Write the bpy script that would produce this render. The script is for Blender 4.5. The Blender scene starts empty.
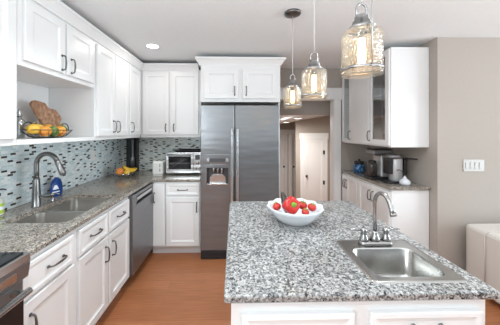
import bpy, bmesh, math, random
from mathutils import Vector as V, Matrix
R = math.radians
PI = math.pi
rnd = random.Random(7)
scene = bpy.context.scene
COL = scene.collection

# ------------------------------------------------------------------ camera
F_PX, PX0, HOR, CAM_Z, YAW = 238.0, 239.5, 131.5, 1.48, 1.25
cd = bpy.data.cameras.new('camera'); cam = bpy.data.objects.new('camera', cd); COL.objects.link(cam)
cd.sensor_fit = 'HORIZONTAL'; cd.sensor_width = 36.0
cd.lens = F_PX / 500.0 * 36.0
cd.shift_x = (250.0 - PX0) / 500.0
cd.shift_y = -(162.5 - HOR) / 500.0
cd.clip_start = 0.02
cam.location = (0, 0, CAM_Z); cam.rotation_euler = (R(90), 0, R(-YAW))
scene.camera = cam

# ------------------------------------------------------------------ world, light, exposure
W = bpy.data.worlds.new('world'); scene.world = W; W.use_nodes = True
W.node_tree.nodes['Background'].inputs[0].default_value = (0.86, 0.95, 1.0, 1)
W.node_tree.nodes['Background'].inputs[1].default_value = 0.36
vs = scene.view_settings
vs.view_transform = 'Standard'; vs.look = 'None'; vs.exposure = 0.31; vs.gamma = 1.0; vs.use_curve_mapping = False

def area(name, loc, rot, sx, sy, power, col=(1, 1, 1)):
    l = bpy.data.lights.new(name, 'AREA'); l.shape = 'RECTANGLE'; l.size = sx; l.size_y = sy
    l.energy = power; l.color = col
    o = bpy.data.objects.new(name, l); COL.objects.link(o); o.location = loc; o.rotation_euler = rot
    return o
# unseen fill lights added: one aimed up at the ceiling, one from the right
area('bounce_fill', (0.9, -0.9, 1.2), (R(180), 0, 0), 4.5, 2.2, 122, (0.83, 0.94, 1.0))
area('side_fill', (5.6, 0.3, 1.3), (R(90), 0, R(90)), 3.0, 2.0, 150, (0.83, 0.94, 1.0))

# added fill light behind and left of the camera, brightening the right hand run
o = area('soft_fill', (-1.45, -0.9, 1.75), (0, 0, 0), 0.8, 0.8, 34, (0.86, 0.95, 1.0))
o.rotation_euler = (V((1.7, 3.0, 1.1)) - V(o.location)).to_track_quat('-Z', 'Y').to_euler()
# unseen fill lights added under the ceiling to brighten floor and base cabinets
for lx, ly in ((-0.45, 1.58), (-0.45, 0.4), (1.15, 1.55)):
    o = area('ceiling_fill', (lx, ly, 2.40), (0, 0, 0), 0.14, 0.14, 7.5, (0.86, 0.95, 1.0)); o.data.shape = 'DISK'; o.data.spread = R(130)

# ------------------------------------------------------------------ materials
def mat(name, col, rough=0.5, metal=0.0, **kw):
    m = bpy.data.materials.new(name); m.use_nodes = True
    b = m.node_tree.nodes['Principled BSDF']
    b.inputs['Base Color'].default_value = (*col, 1)
    b.inputs['Roughness'].default_value = rough
    b.inputs['Metallic'].default_value = metal
    for k, v in kw.items(): b.inputs[k.replace('_', ' ')].default_value = v
    return m
def nt(m): return m.node_tree.nodes, m.node_tree.links, m.node_tree.nodes['Principled BSDF']
def ramp(n, stops, constant=True):
    r = n.new('ShaderNodeValToRGB'); cr = r.color_ramp
    cr.interpolation = 'CONSTANT' if constant else 'LINEAR'
    while len(cr.elements) < len(stops): cr.elements.new(0.5)
    for e, (p, c) in zip(cr.elements, stops): e.position = p; e.color = (*c, 1)
    return r
def speckle(m, scale, amount, bump=0.0):
    """fine noise variation so painted surfaces are not dead flat"""
    n, l, b = nt(m)
    t = n.new('ShaderNodeTexCoord'); no = n.new('ShaderNodeTexNoise'); no.inputs['Scale'].default_value = scale
    no.inputs['Detail'].default_value = 3
    l.new(t.outputs['Object'], no.inputs['Vector'])
    c = b.inputs['Base Color'].default_value[:3]
    lo = tuple(x * (1 - amount) for x in c); hi = tuple(min(1, x * (1 + amount)) for x in c)
    r = ramp(n, [(0.3, lo), (0.7, hi)], False); l.new(no.outputs[0], r.inputs[0]); l.new(r.outputs[0], b.inputs['Base Color'])
    if bump:
        bp = n.new('ShaderNodeBump'); bp.inputs['Strength'].default_value = bump; bp.inputs['Distance'].default_value = 0.002
        l.new(no.outputs[0], bp.inputs['Height']); l.new(bp.outputs[0], b.inputs['Normal'])
    return m
def granite(name, stops1, stops2, tint):
    m = mat(name, (0.5, 0.5, 0.5), 0.16); n, l, b = nt(m)
    b.inputs['Coat Weight'].default_value = 0.15
    t = n.new('ShaderNodeTexCoord')
    no = n.new('ShaderNodeTexNoise'); no.inputs['Scale'].default_value = 60; no.inputs['Detail'].default_value = 2
    l.new(t.outputs['Object'], no.inputs['Vector'])
    ad = n.new('ShaderNodeMixRGB'); ad.blend_type = 'ADD'; ad.inputs[0].default_value = 0.018
    l.new(t.outputs['Object'], ad.inputs[1]); l.new(no.outputs['Color'], ad.inputs[2])
    cols = []
    for sc, st in ((120, stops1), (205, stops2)):
        v = n.new('ShaderNodeTexVoronoi'); v.inputs['Scale'].default_value = sc
        l.new(ad.outputs[0], v.inputs['Vector'])
        s = n.new('ShaderNodeSeparateColor'); l.new(v.outputs['Color'], s.inputs[0])
        r = ramp(n, st); l.new(s.outputs[0], r.inputs[0]); cols.append(r)
    mx = n.new('ShaderNodeMixRGB'); mx.inputs[0].default_value = 0.38
    l.new(cols[0].outputs[0], mx.inputs[1]); l.new(cols[1].outputs[0], mx.inputs[2])
    big = n.new('ShaderNodeTexNoise'); big.inputs['Scale'].default_value = 7; big.inputs['Detail'].default_value = 3
    l.new(t.outputs['Object'], big.inputs['Vector'])
    rb = ramp(n, [(0.35, tint), (0.65, (1, 1, 1))], False); l.new(big.outputs[0], rb.inputs[0])
    mu = n.new('ShaderNodeMixRGB'); mu.blend_type = 'MULTIPLY'; mu.inputs[0].default_value = 1
    l.new(mx.outputs[0], mu.inputs[1]); l.new(rb.outputs[0], mu.inputs[2]); l.new(mu.outputs[0], b.inputs['Base Color'])
    return m
G_ISL = granite('island_granite',
    [(0, (0.022, 0.025, 0.030)), (0.20, (0.10, 0.103, 0.106)), (0.42, (0.25, 0.25, 0.245)), (0.64, (0.46, 0.455, 0.445))],
    [(0, (0.014, 0.017, 0.022)), (0.26, (0.17, 0.17, 0.17)), (0.54, (0.49, 0.485, 0.475))], (0.82, 0.81, 0.80))
G_WARM_LIT = granite('warm_lit_granite',  # same granite as the island, with warm reflected light put into its colour
    [(0, (0.035, 0.033, 0.03)), (0.16, (0.14, 0.125, 0.11)), (0.40, (0.27, 0.235, 0.20)), (0.64, (0.48, 0.435, 0.38))],
    [(0, (0.02, 0.02, 0.02)), (0.22, (0.20, 0.175, 0.15)), (0.55, (0.50, 0.455, 0.40))], (0.80, 0.76, 0.72))

def mosaic(name, ax, light_tint=(1, 1, 1)):
    """rows of small glass tiles; in most rows one tile of each four, picked at random, is dark brown"""
    m = mat(name, (0.6, 0.7, 0.7), 0.12); n, l, b = nt(m)
    def mth(op, a, c=None, d=None):
        q = n.new('ShaderNodeMath'); q.operation = op
        for i, x in enumerate((a, c, d)):
            if x is None: continue
            if isinstance(x, (int, float)): q.inputs[i].default_value = x
            else: l.new(x, q.inputs[i])
        return q.outputs[0]
    def rand(a, c, w):
        cb = n.new('ShaderNodeCombineXYZ'); l.new(a, cb.inputs[0]); l.new(c, cb.inputs[1]); cb.inputs[2].default_value = w
        wn = n.new('ShaderNodeTexWhiteNoise'); wn.noise_dimensions = '3D'; l.new(cb.outputs[0], wn.inputs[0]); return wn.outputs['Value']
    t = n.new('ShaderNodeTexCoord'); s = n.new('ShaderNodeSeparateXYZ'); l.new(t.outputs['Object'], s.inputs[0])
    v = mth('DIVIDE', mth('ADD', s.outputs[2], 10.0), 0.0170); row = mth('FLOOR', v); fv = mth('FRACT', v)
    u = mth('ADD', mth('DIVIDE', mth('ADD', s.outputs[ax], 20.0), 0.046), mth('MULTIPLY', mth('FLOORED_MODULO', row, 2.0), 0.5))
    col = mth('FLOOR', u); fu = mth('FRACT', u)
    grp = mth('FLOOR', mth('DIVIDE', col, 4.0)); k = mth('FLOORED_MODULO', col, 4.0)
    pick = mth('ADD', mth('FLOOR', mth('MULTIPLY', rand(grp, row, 3.5), 1.999)), mth('MULTIPLY', mth('FLOORED_MODULO', row, 2.0), 2.0))
    dark = mth('MULTIPLY', mth('COMPARE', k, pick, 0.1), mth('LESS_THAN', rand(grp, row, 8.5), 0.60))
    r = ramp(n, [(0, (0.58, 0.70, 0.73)), (0.25, (0.72, 0.81, 0.83)), (0.55, (0.84, 0.89, 0.89)), (0.8, (0.66, 0.77, 0.80))]); l.new(rand(col, row, 1.5), r.inputs[0])
    mx = n.new('ShaderNodeMixRGB'); l.new(dark, mx.inputs[0]); l.new(r.outputs[0], mx.inputs[1]); mx.inputs[2].default_value = (0.075, 0.062, 0.054, 1)
    edge = mth('MAXIMUM', mth('GREATER_THAN', mth('ABSOLUTE', mth('SUBTRACT', fv, 0.5)), 0.44), mth('GREATER_THAN', mth('ABSOLUTE', mth('SUBTRACT', fu, 0.5)), 0.475))
    m2 = n.new('ShaderNodeMixRGB'); l.new(edge, m2.inputs[0]); l.new(mx.outputs[0], m2.inputs[1]); m2.inputs[2].default_value = (0.84, 0.87, 0.86, 1)
    mu = n.new('ShaderNodeMixRGB'); mu.blend_type = 'MULTIPLY'; mu.inputs[0].default_value = 1; mu.inputs[2].default_value = (*light_tint, 1)
    l.new(m2.outputs[0], mu.inputs[1]); l.new(mu.outputs[0], b.inputs['Base Color'])
    return m
T_LEFT = mosaic('glass_mosaic_side', 1); T_BACK_WARM_LIT = mosaic('glass_mosaic_back_warm_lit', 0, (1.0, 0.95, 0.89))  # same tiles; warm reflected light is multiplied into the back wall colour

def planks(name):
    m = mat(name, (0.3, 0.13, 0.06), 0.36); n, l, b = nt(m)
    t = n.new('ShaderNodeTexCoord')
    br = n.new('ShaderNodeTexBrick'); l.new(t.outputs['Object'], br.inputs['Vector'])
    br.inputs['Color1'].default_value = (0.37, 0.137, 0.056, 1); br.inputs['Color2'].default_value = (0.44, 0.170, 0.072, 1)
    br.inputs['Mortar'].default_value = (0.27, 0.10, 0.042, 1); br.inputs['Scale'].default_value = 1
    br.inputs['Mortar Size'].default_value = 0.0009; br.inputs['Brick Width'].default_value = 1.25; br.inputs['Row Height'].default_value = 0.125
    mp = n.new('ShaderNodeMapping'); mp.inputs['Scale'].default_value = (2.2, 34, 1); l.new(t.outputs['Object'], mp.inputs[0])
    no = n.new('ShaderNodeTexNoise'); no.inputs['Scale'].default_value = 2.0; no.inputs['Detail'].default_value = 5; l.new(mp.outputs[0], no.inputs['Vector'])
    r = ramp(n, [(0.3, (0.82, 0.80, 0.78)), (0.7, (1.1, 1.1, 1.1))], False); l.new(no.outputs[0], r.inputs[0])
    mu = n.new('ShaderNodeMixRGB'); mu.blend_type = 'MULTIPLY'; mu.inputs[0].default_value = 1
    l.new(br.outputs['Color'], mu.inputs[1]); l.new(r.outputs[0], mu.inputs[2]); l.new(mu.outputs[0], b.inputs['Base Color'])
    return m
FLOOR = planks('floor_planks')

def steel(name, col, rough, axis=(1, 1, 60), bump=0.02):
    m = mat(name, col, rough, 1.0); n, l, b = nt(m)
    t = n.new('ShaderNodeTexCoord'); mp = n.new('ShaderNodeMapping'); mp.inputs['Scale'].default_value = axis
    l.new(t.outputs['Object'], mp.inputs[0]); no = n.new('ShaderNodeTexNoise'); no.inputs['Scale'].default_value = 12; no.inputs['Detail'].default_value = 4
    l.new(mp.outputs[0], no.inputs['Vector'])
    bp = n.new('ShaderNodeBump'); bp.inputs['Strength'].default_value = bump; bp.inputs['Distance'].default_value = 0.002
    l.new(no.outputs[0], bp.inputs['Height'])
    # the sheet metal is slightly wavy
    m2 = n.new('ShaderNodeMapping'); m2.inputs['Scale'].default_value = (1.3, 1.3, 7); l.new(t.outputs['Object'], m2.inputs[0])
    n2 = n.new('ShaderNodeTexNoise'); n2.inputs['Scale'].default_value = 1.6; n2.inputs['Detail'].default_value = 1; l.new(m2.outputs[0], n2.inputs['Vector'])
    b2 = n.new('ShaderNodeBump'); b2.inputs['Strength'].default_value = 0.35; b2.inputs['Distance'].default_value = 0.02
    l.new(n2.outputs[0], b2.inputs['Height']); l.new(bp.outputs[0], b2.inputs['Normal']); l.new(b2.outputs[0], b.inputs['Normal'])
    return m
STEEL = steel('brushed_steel', (0.25, 0.255, 0.265), 0.31); STEEL.node_tree.nodes['Principled BSDF'].inputs['Metallic'].default_value = 0.8
STEEL_L = steel('light_steel', (0.62, 0.62, 0.62), 0.25)
STEEL_SINK = steel('sink_steel', (0.44, 0.435, 0.42), 0.26, (20, 1, 1))
SWITCHM = mat('switch_plastic', (0.50, 0.49, 0.465), 0.35)
SATIN = mat('satin_silver', (0.55, 0.555, 0.56), 0.42, 0.55)
STEEL_BOWL = steel('bowl_steel', (0.62, 0.60, 0.57), 0.3, (20, 1, 1))
GUN = mat('dark_nickel', (0.25, 0.245, 0.24), 0.3, 1.0)
NICKEL = mat('brushed_nickel', (0.36, 0.355, 0.35), 0.27, 1.0)
PEWTER = mat('dark_pewter', (0.16, 0.155, 0.15), 0.35, 1.0)
WHITE = speckle(mat('white_paint', (0.80, 0.80, 0.80), 0.32), 3, 0.015)
WHITE_IN = mat('white_interior', (0.78, 0.78, 0.78), 0.5)
TRIMW = mat('trim_white', (0.80, 0.80, 0.80), 0.35)
CEIL = speckle(mat('ceiling_paint', (0.77, 0.785, 0.79), 0.9), 60, 0.02, 0.08)
TAN = speckle(mat('tan_wall_paint', (0.41, 0.366, 0.328), 0.85), 40, 0.015, 0.05)
BLACK = mat('black_plastic', (0.018, 0.018, 0.02), 0.3)
GLASSBLK = mat('black_glass', (0.012, 0.012, 0.014), 0.06)
GASKET = mat('dark_grey_plastic', (0.07, 0.07, 0.075), 0.45)
PORC = mat('white_porcelain', (0.66, 0.68, 0.71), 0.15)
WPLAST = mat('white_plastic', (0.82, 0.81, 0.78), 0.3)
RED = mat('red_skin', (0.47, 0.016, 0.012), 0.25)
TOMATO = mat('tomato_skin', (0.46, 0.025, 0.018), 0.28)
GREEN = mat('green_stem', (0.16, 0.33, 0.03), 0.5)
AUB = mat('dark_skin', (0.035, 0.025, 0.022), 0.3)

def stripes(name, c1, c2, rough=0.45, freq=9.0):
    m = mat(name, c1, rough); n, l, b = nt(m)
    t = n.new('ShaderNodeTexCoord'); no = n.new('ShaderNodeTexNoise'); no.inputs['Scale'].default_value = 28
    l.new(t.outputs['Object'], no.inputs['Vector'])
    r = ramp(n, [(0.4, c1), (0.68, c2)], False); l.new(no.outputs[0], r.inputs[0]); l.new(r.outputs[0], b.inputs['Base Color'])
    return m
YEL = stripes('yellow_rind', (0.72, 0.40, 0.03), (0.75, 0.50, 0.08))
ORG = stripes('orange_rind', (0.72, 0.24, 0.02), (0.74, 0.36, 0.05))
GRN = stripes('green_rind', (0.06, 0.13, 0.02), (0.20, 0.26, 0.05))
CORK = stripes('speckled_wood', (0.25, 0.125, 0.07), (0.47, 0.27, 0.16), 0.6)
BANANA = stripes('banana_skin', (0.76, 0.48, 0.04), (0.72, 0.42, 0.03), 0.4)
PEACH = stripes('orange_peel', (0.80, 0.30, 0.05), (0.74, 0.22, 0.06), 0.4)
LINEN = speckle(mat('cream_linen', (0.62, 0.575, 0.53), 0.9), 300, 0.05, 0.2)
BLUE = mat('blue_bottle', (0.010, 0.055, 0.24), 0.12)
LIME = mat('lime_label', (0.42, 0.58, 0.06), 0.35)
LABW = mat('white_label', (0.78, 0.82, 0.86), 0.4)

def thin_glass(name, tint, gloss=0.12, rough=0.03, seeds=False):
    m = bpy.data.materials.new(name); m.use_nodes = True; n, l = m.node_tree.nodes, m.node_tree.links
    n.clear(); out = n.new('ShaderNodeOutputMaterial')
    tr = n.new('ShaderNodeBsdfTransparent'); tr.inputs[0].default_value = (*tint, 1)
    gl = n.new('ShaderNodeBsdfGlossy'); gl.inputs['Roughness'].default_value = rough
    fr = n.new('ShaderNodeLayerWeight'); fr.inputs['Blend'].default_value = 0.35
    ma = n.new('ShaderNodeMath'); ma.operation = 'MULTIPLY_ADD'; ma.inputs[1].default_value = 0.5; ma.inputs[2].default_value = gloss * 0.5
    l.new(fr.outputs['Facing'], ma.inputs[0])
    mx = n.new('ShaderNodeMixShader'); l.new(ma.outputs[0], mx.inputs[0]); l.new(tr.outputs[0], mx.inputs[1]); l.new(gl.outputs[0], mx.inputs[2])
    last = mx
    if seeds:
        t = n.new('ShaderNodeTexCoord'); vo = n.new('ShaderNodeTexVoronoi'); vo.inputs['Scale'].default_value = 95
        l.new(t.outputs['Object'], vo.inputs['Vector'])
        bp = n.new('ShaderNodeBump'); bp.inputs['Strength'].default_value = 0.7; bp.inputs['Distance'].default_value = 0.004
        l.new(vo.outputs['Distance'], bp.inputs['Height']); l.new(bp.outputs[0], gl.inputs['Normal'])
        df = n.new('ShaderNodeBsdfTranslucent'); df.inputs[0].default_value = (0.9, 0.84, 0.74, 1)
        d2 = n.new('ShaderNodeBsdfDiffuse'); d2.inputs[0].default_value = (0.85, 0.80, 0.72, 1)
        md = n.new('ShaderNodeMixShader'); l.new(df.outputs[0], md.inputs[1]); l.new(d2.outputs[0], md.inputs[2])
        r = ramp(n, [(0.0, (0.55,) * 3), (0.20, (0.22,) * 3), (0.34, (0.02,) * 3)], False); l.new(vo.outputs['Distance'], r.inputs[0])
        m2 = n.new('ShaderNodeMixShader'); l.new(r.outputs[0], m2.inputs[0]); l.new(mx.outputs[0], m2.inputs[1]); l.new(md.outputs[0], m2.inputs[2])
        last = m2
    l.new(last.outputs[0], out.inputs[0])
    return m
SEEDED = thin_glass('seeded_glass', (0.98, 0.95, 0.89), 0.12, 0.06, True)
CLEAR = thin_glass('clear_glass', (0.93, 0.96, 0.96), 0.14)
PANE = thin_glass('door_glass', (0.95, 0.97, 0.98), 0.12)
def glow(name, col, s):
    m = mat(name, (0.8, 0.8, 0.8)); b = m.node_tree.nodes['Principled BSDF']
    b.inputs['Emission Color'].default_value = (*col, 1); b.inputs['Emission Strength'].default_value = s
    return m
BULB = glow('bulb_glow', (1.0, 0.66, 0.30), 7.0)
DISC = glow('lamp_disc', (1.0, 0.98, 0.95), 6.0)

# ------------------------------------------------------------------ mesh helpers
def B(): return bmesh.new()
def ret(bm, n0): return bm.verts[:][n0:]
def box(bm, x0, x1, y0, y1, z0, z1, b=0.0, seg=2):
    t = bmesh.new()
    vs_ = [t.verts.new((x, y, z)) for x in (x0, x1) for y in (y0, y1) for z in (z0, z1)]
    for f in ((0, 1, 3, 2), (4, 6, 7, 5), (0, 4, 5, 1), (2, 3, 7, 6), (0, 2, 6, 4), (1, 5, 7, 3)): t.faces.new([vs_[i] for i in f])
    if b: bmesh.ops.bevel(t, geom=t.edges[:], offset=b, segments=seg, profile=0.5, affect='EDGES')
    merge(bm, t)
def merge(bm, t, M=None):
    if M is not None: bmesh.ops.transform(t, matrix=M, verts=t.verts[:])
    m = {v: bm.verts.new(v.co) for v in t.verts}
    for f in t.faces:
        g = bm.faces.new([m[v] for v in f.verts]); g.smooth = f.smooth; g.material_index = f.material_index
    t.free()
def loft(bm, rings, c0=True, c1=True, smooth=False, closed=True):
    L = [[bm.verts.new(p) for p in r] for r in rings]
    n = len(L[0])
    for a, b in zip(L, L[1:]):
        for i in range(n if closed else n - 1):
            f = bm.faces.new((a[i], a[(i + 1) % n], b[(i + 1) % n], b[i])); f.smooth = smooth
    if c0: bm.faces.new(L[0][::-1])
    if c1: bm.faces.new(L[-1])
    return L
def lathe(bm, prof, c=(0, 0, 0), n=28, M=None, smooth=True, sx=1, sy=1, wave=None, caps=True):
    t = bmesh.new(); rings = []
    for r, z in prof:
        rings.append([(r * math.cos(2 * PI * i / n) * sx * (1 + (wave(i / n, z) if wave else 0)), r * math.sin(2 * PI * i / n) * sy * (1 + (wave(i / n, z) if wave else 0)), z) for i in range(n)])
    shut = caps and prof[0] != prof[-1]
    loft(t, rings, shut and prof[0][0] > 1e-4, shut and prof[-1][0] > 1e-4, smooth)
    bmesh.ops.remove_doubles(t, verts=t.verts[:], dist=1e-6)
    bmesh.ops.recalc_face_normals(t, faces=t.faces[:])
    merge(bm, t, Matrix.Translation(c) @ (M if M is not None else Matrix.Identity(4)))
def tube(bm, pts, r, n=10, cap=True, closed=False):
    pts = [V(p) for p in pts]; k = len(pts)
    rs = r if isinstance(r, (list, tuple)) else [r] * k
    up = None; rings = []
    for i, p in enumerate(pts):
        if closed: d = pts[(i + 1) % k] - pts[i - 1]
        else: d = pts[min(i + 1, k - 1)] - pts[max(i - 1, 0)]
        d.normalize()
        if up is None:
            up = V((0, 0, 1)) if abs(d.z) < 0.9 else V((1, 0, 0))
        u = (up - d * up.dot(d)).normalized(); w = d.cross(u); up = u
        rings.append([p + (u * math.cos(2 * PI * j / n) + w * math.sin(2 * PI * j / n)) * rs[i] for j in range(n)])
    if closed: rings.append(rings[0])
    t = bmesh.new(); loft(t, rings, cap and not closed, cap and not closed, True)
    if closed: bmesh.ops.remove_doubles(t, verts=t.verts[:], dist=1e-6)
    bmesh.ops.recalc_face_normals(t, faces=t.faces[:]); merge(bm, t)
def arc(c, r, a0, a1, n, u=(1, 0, 0), w=(0, 0, 1)):
    c, u, w = V(c), V(u), V(w)
    return [c + u * (r * math.cos(R(a0 + (a1 - a0) * i / n))) + w * (r * math.sin(R(a0 + (a1 - a0) * i / n))) for i in range(n + 1)]
def rrect(x0, x1, y0, y1, r, z, n=6):
    o = []
    for cx, cy, a in ((x1 - r, y1 - r, 0), (x0 + r, y1 - r, 90), (x0 + r, y0 + r, 180), (x1 - r, y0 + r, 270)):
        for i in range(n + 1): o.append(V((cx + r * math.cos(R(a + 90 * i / n)), cy + r * math.sin(R(a + 90 * i / n)), z)))
    return o
def offset(poly, d):
    """inset a counter-clockwise polygon by d"""
    o = []; n = len(poly)
    for i in range(n):
        p, q, s = V(poly[i - 1]), V(poly[i]), V(poly[(i + 1) % n])
        e1 = (q - p).normalized(); e2 = (s - q).normalized()
        n1 = V((-e1.y, e1.x)); n2 = V((-e2.y, e2.x)); m = n1 + n2
        o.append(q + m * (d / max(1e-6, 1 + n1.dot(n2))))
    return o
def slab(bm, outer, holes, z0, z1, b=0.004):
    """flat slab with eased edges and holes; outer is counter-clockwise 2D, holes are lists of 2D points"""
    outer = [V(p) for p in outer]
    t = bmesh.new()
    def ring(pts, z): return [t.verts.new((p[0], p[1], z)) for p in pts]
    def skin(a, c):
        for i in range(len(a)): t.faces.new((a[i], a[(i + 1) % len(a)], c[(i + 1) % len(a)], c[i]))
    levels = [(b, z0), (0, z0 + b), (0, z1 - b), (b * 0.35, z1 - b * 0.35), (b, z1)]
    rs = [ring(offset(outer, d) if d else outer, z) for d, z in levels]
    for a, c in zip(rs, rs[1:]): skin(a, c)
    tops, bots = [rs[-1]], [rs[0]]
    for h in holes:
        a, c = ring(h, z0), ring(h, z1); skin(c, a); tops.append(c); bots.append(a)
    for loops in (tops, bots):
        ed = []
        for lp in loops:
            for i in range(len(lp)):
                e = t.edges.get((lp[i], lp[(i + 1) % len(lp)])) or t.edges.new((lp[i], lp[(i + 1) % len(lp)])); ed.append(e)
        bmesh.ops.triangle_fill(t, edges=ed, use_beauty=True, use_dissolve=False)
    bmesh.ops.recalc_face_normals(t, faces=t.faces[:]); merge(bm, t)
def prism(bm, pts, fn, w0, w1, b=0.0):
    t = bmesh.new(); loft(t, [[fn(u, v, w0) for u, v in pts], [fn(u, v, w1) for u, v in pts]])
    bmesh.ops.recalc_face_normals(t, faces=t.faces[:])
    if b: bmesh.ops.bevel(t, geom=t.edges[:], offset=b, segments=2, affect='EDGES')
    merge(bm, t)
def blob(bm, c, r, sx=1, sy=1, sz=1, n=20, M=None, wave=None):
    prof = [(r * math.sin(PI * i / 12), -r * math.cos(PI * i / 12) * sz) for i in range(13)]
    prof[0] = (0, prof[0][1]); prof[-1] = (0, prof[-1][1])
    lathe(bm, prof, c, n, M, True, sx, sy, wave)

# ------------------------------------------------------------------ object helpers
def obj(name, bm, m, parent=None, label=None):
    me = bpy.data.meshes.new(name); bm.normal_update(); bm.to_mesh(me); bm.free()
    for x in (m if isinstance(m, (list, tuple)) else [m]): me.materials.append(x)
    o = bpy.data.objects.new(name, me); COL.objects.link(o)
    if parent: o.parent = parent
    if label: o['label'] = label
    return o
def tag(o, label, cat, group=None):
    o['label'] = label; o['category'] = cat
    if group: o['group'] = group
    return o
def thing(name, label, cat, loc=(0, 0, 0), rz=0.0, group=None):
    o = bpy.data.objects.new(name, None); COL.objects.link(o); o.empty_display_size = 0.05
    o.location = loc; o.rotation_euler = (0, 0, R(rz))
    return tag(o, label, cat, group)
def struct(name, bm, m):
    o = obj(name, bm, m); o['kind'] = 'structure'; return o
def sbox(name, m, *a, **k):
    bm = B(); box(bm, *a, **k); return struct(name, bm, m)
def children(o): return [c for c in bpy.data.objects if c.parent == o]
def copy_tree(o, parent=None):
    c = o.copy(); COL.objects.link(c)
    if parent: c.parent = parent
    for ch in children(o): copy_tree(ch, c)
    return c

# ------------------------------------------------------------------ setting
XL, XR, YB, ZC, YC = -1.65, 2.00, 3.50, 2.41, 2.30
Y0 = -3.2
def grid_plane(name, m, quad):
    bm = B(); bm.faces.new([bm.verts.new(p) for p in quad]); return struct(name, bm, m)
sbox('floor', FLOOR, XL - 0.1, 5.0, Y0, YB + 0.1, -0.06, 0.0)
sbox('ceiling', CEIL, XL - 0.1, 5.0, Y0, YB + 0.1, ZC, ZC + 0.08)
sbox('wall_left', TAN, XL - 0.1, XL, Y0, YB + 0.1, 0, ZC)
bm = B(); box(bm, XL, 0.62, YB, YB + 0.1, 0, ZC); box(bm, 0.62, 1.49, YB, YB + 0.1, 1.965, ZC); box(bm, 1.49, XR + 0.1, YB, YB + 0.1, 0, ZC)
struct('wall_back', bm, TAN)
bm = B(); box(bm, XR, XR + 0.1, YC + 0.1, YB, 0, ZC); struct('wall_right', bm, TAN)
bm = B(); box(bm, XR, 5.0, YC, YC + 0.1, 0, ZC)
bmesh.ops.transform(bm, matrix=Matrix.Translation((0, 0, 0)), verts=bm.verts[:]); struct('wall_right_side', bm, TAN)
sbox('baseboard_right', TRIMW, XR + 0.005, 5.0, YC - 0.014, YC - 0.001, 0.001, 0.11, b=0.003)
# mosaic backsplash
sbox('trim_1', T_LEFT, XL + 0.0005, XL + 0.008, 0.2, YB - 0.001, 0.9142, 1.398)
sbox('trim_2', T_BACK_WARM_LIT, XL + 0.0085, -0.405, YB - 0.008, YB - 0.0005, 0.9142, 1.398)
# opening casing to the hall
bm = B()
box(bm, 1.475, 1.575, YB - 0.022, YB - 0.001, 0.0, 1.95, 0.003)
box(bm, 1.470, 1.49, YB - 0.001, YB + 0.12, 0.0, 1.95)
box(bm, 0.56, 1.60, YB - 0.026, YB - 0.001, 1.951, 2.10, 0.003)
box(bm, 0.56, 1.615, YB - 0.040, YB - 0.001, 2.10, 2.122, 0.004)
box(bm, 0.62, 1.49, YB - 0.001, YB + 0.12, 1.951, 1.965)
struct('trim_3', bm, TRIMW)
# the lower hall beyond the opening
FH = -0.70
sbox('floor_hall', FLOOR, 0.2, 3.2, YB + 0.1, 9.2, FH - 0.05, FH)
bm = B(); box(bm, 0.62, 1.49, YB + 0.02, YB + 0.1, FH, -0.06); struct('trim_4', bm, TRIMW)
bm = B()
bm.faces.new([bm.verts.new(p) for p in [(0.2, 4.0, 1.80), (0.2, 6.0, 1.50), (2.55, 6.0, 1.918), (2.55, 4.0, 1.765)]])
bm.faces.new([bm.verts.new(p) for p in [(0.2, 6.0, 1.50), (0.2, 8.2, 1.58), (2.55, 8.2, 1.95), (2.55, 6.0, 1.918)]])
struct('ceiling_hall', bm, CEIL)
bm = B(); box(bm, 0.2, 2.6, 3.93, 4.0, 1.755, ZC); struct('wall_hall_front', bm, TAN)
bm = B(); box(bm, 1.56, 2.6, 6.0, 6.08, FH, 2.0); box(bm, 2.12, 2.2, 6.08, 7.6, FH, 2.0); struct('wall_hall_right', bm, TAN)
bm = B(); box(bm, 0.2, 2.2, 7.6, 7.68, FH, 2.0); struct('wall_hall_back', bm, TAN)
bm = B(); box(bm, 2.55, 2.6, 3.6, 6.0, FH, 2.4); box(bm, 1.575, 2.6, 3.601, 3.64, FH, 2.4); struct('wall_hall_side', bm, TAN)
bm = B(); box(bm, 0.15, 0.2, 3.6, 8.2, FH, 2.4); struct('wall_hall_left', bm, TAN)

def hall_door(n, x0, x1, y, top, knob, hinge=None, groove=None):
    w = 0.085
    bm = B()
    box(bm, x0, x0 + w, y - 0.03, y - 0.001, FH, top - 0.15, 0.003)
    box(bm, x1 - w, x1, y - 0.03, y - 0.001, FH, top - 0.15, 0.003)
    box(bm, x0 - 0.02, x1 + 0.02, y - 0.036, y - 0.001, top - 0.15, top, 0.003)
    d = struct('door_%d' % n, bm, TRIMW)
    bm = B()
    panel(bm, x0 + w + 0.003, x1 - w - 0.003, FH + 0.01, top - 0.155, y - 0.016, 0.014, 0.07, 0.008)
    lf = obj('door_leaf', bm, TRIMW, d)
    bm = B(); lathe(bm, [(0, -0.06), (0.028, -0.05), (0.032, -0.035), (0.014, -0.02), (0.02, 0)], (knob, y - 0.017, FH + 1.06), 16, Matrix.Rotation(R(-90), 4, 'X'))
    obj('knob', bm, BLACK, lf, 'black round knob')
    for hz in hinge or []:
        bm = B(); box(bm, x1 - w - 0.035, x1 - w + 0.012, y - 0.04, y - 0.017, hz, hz + 0.10, 0.003); obj('hinge', bm, BLACK, lf, 'black hinge')
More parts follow.
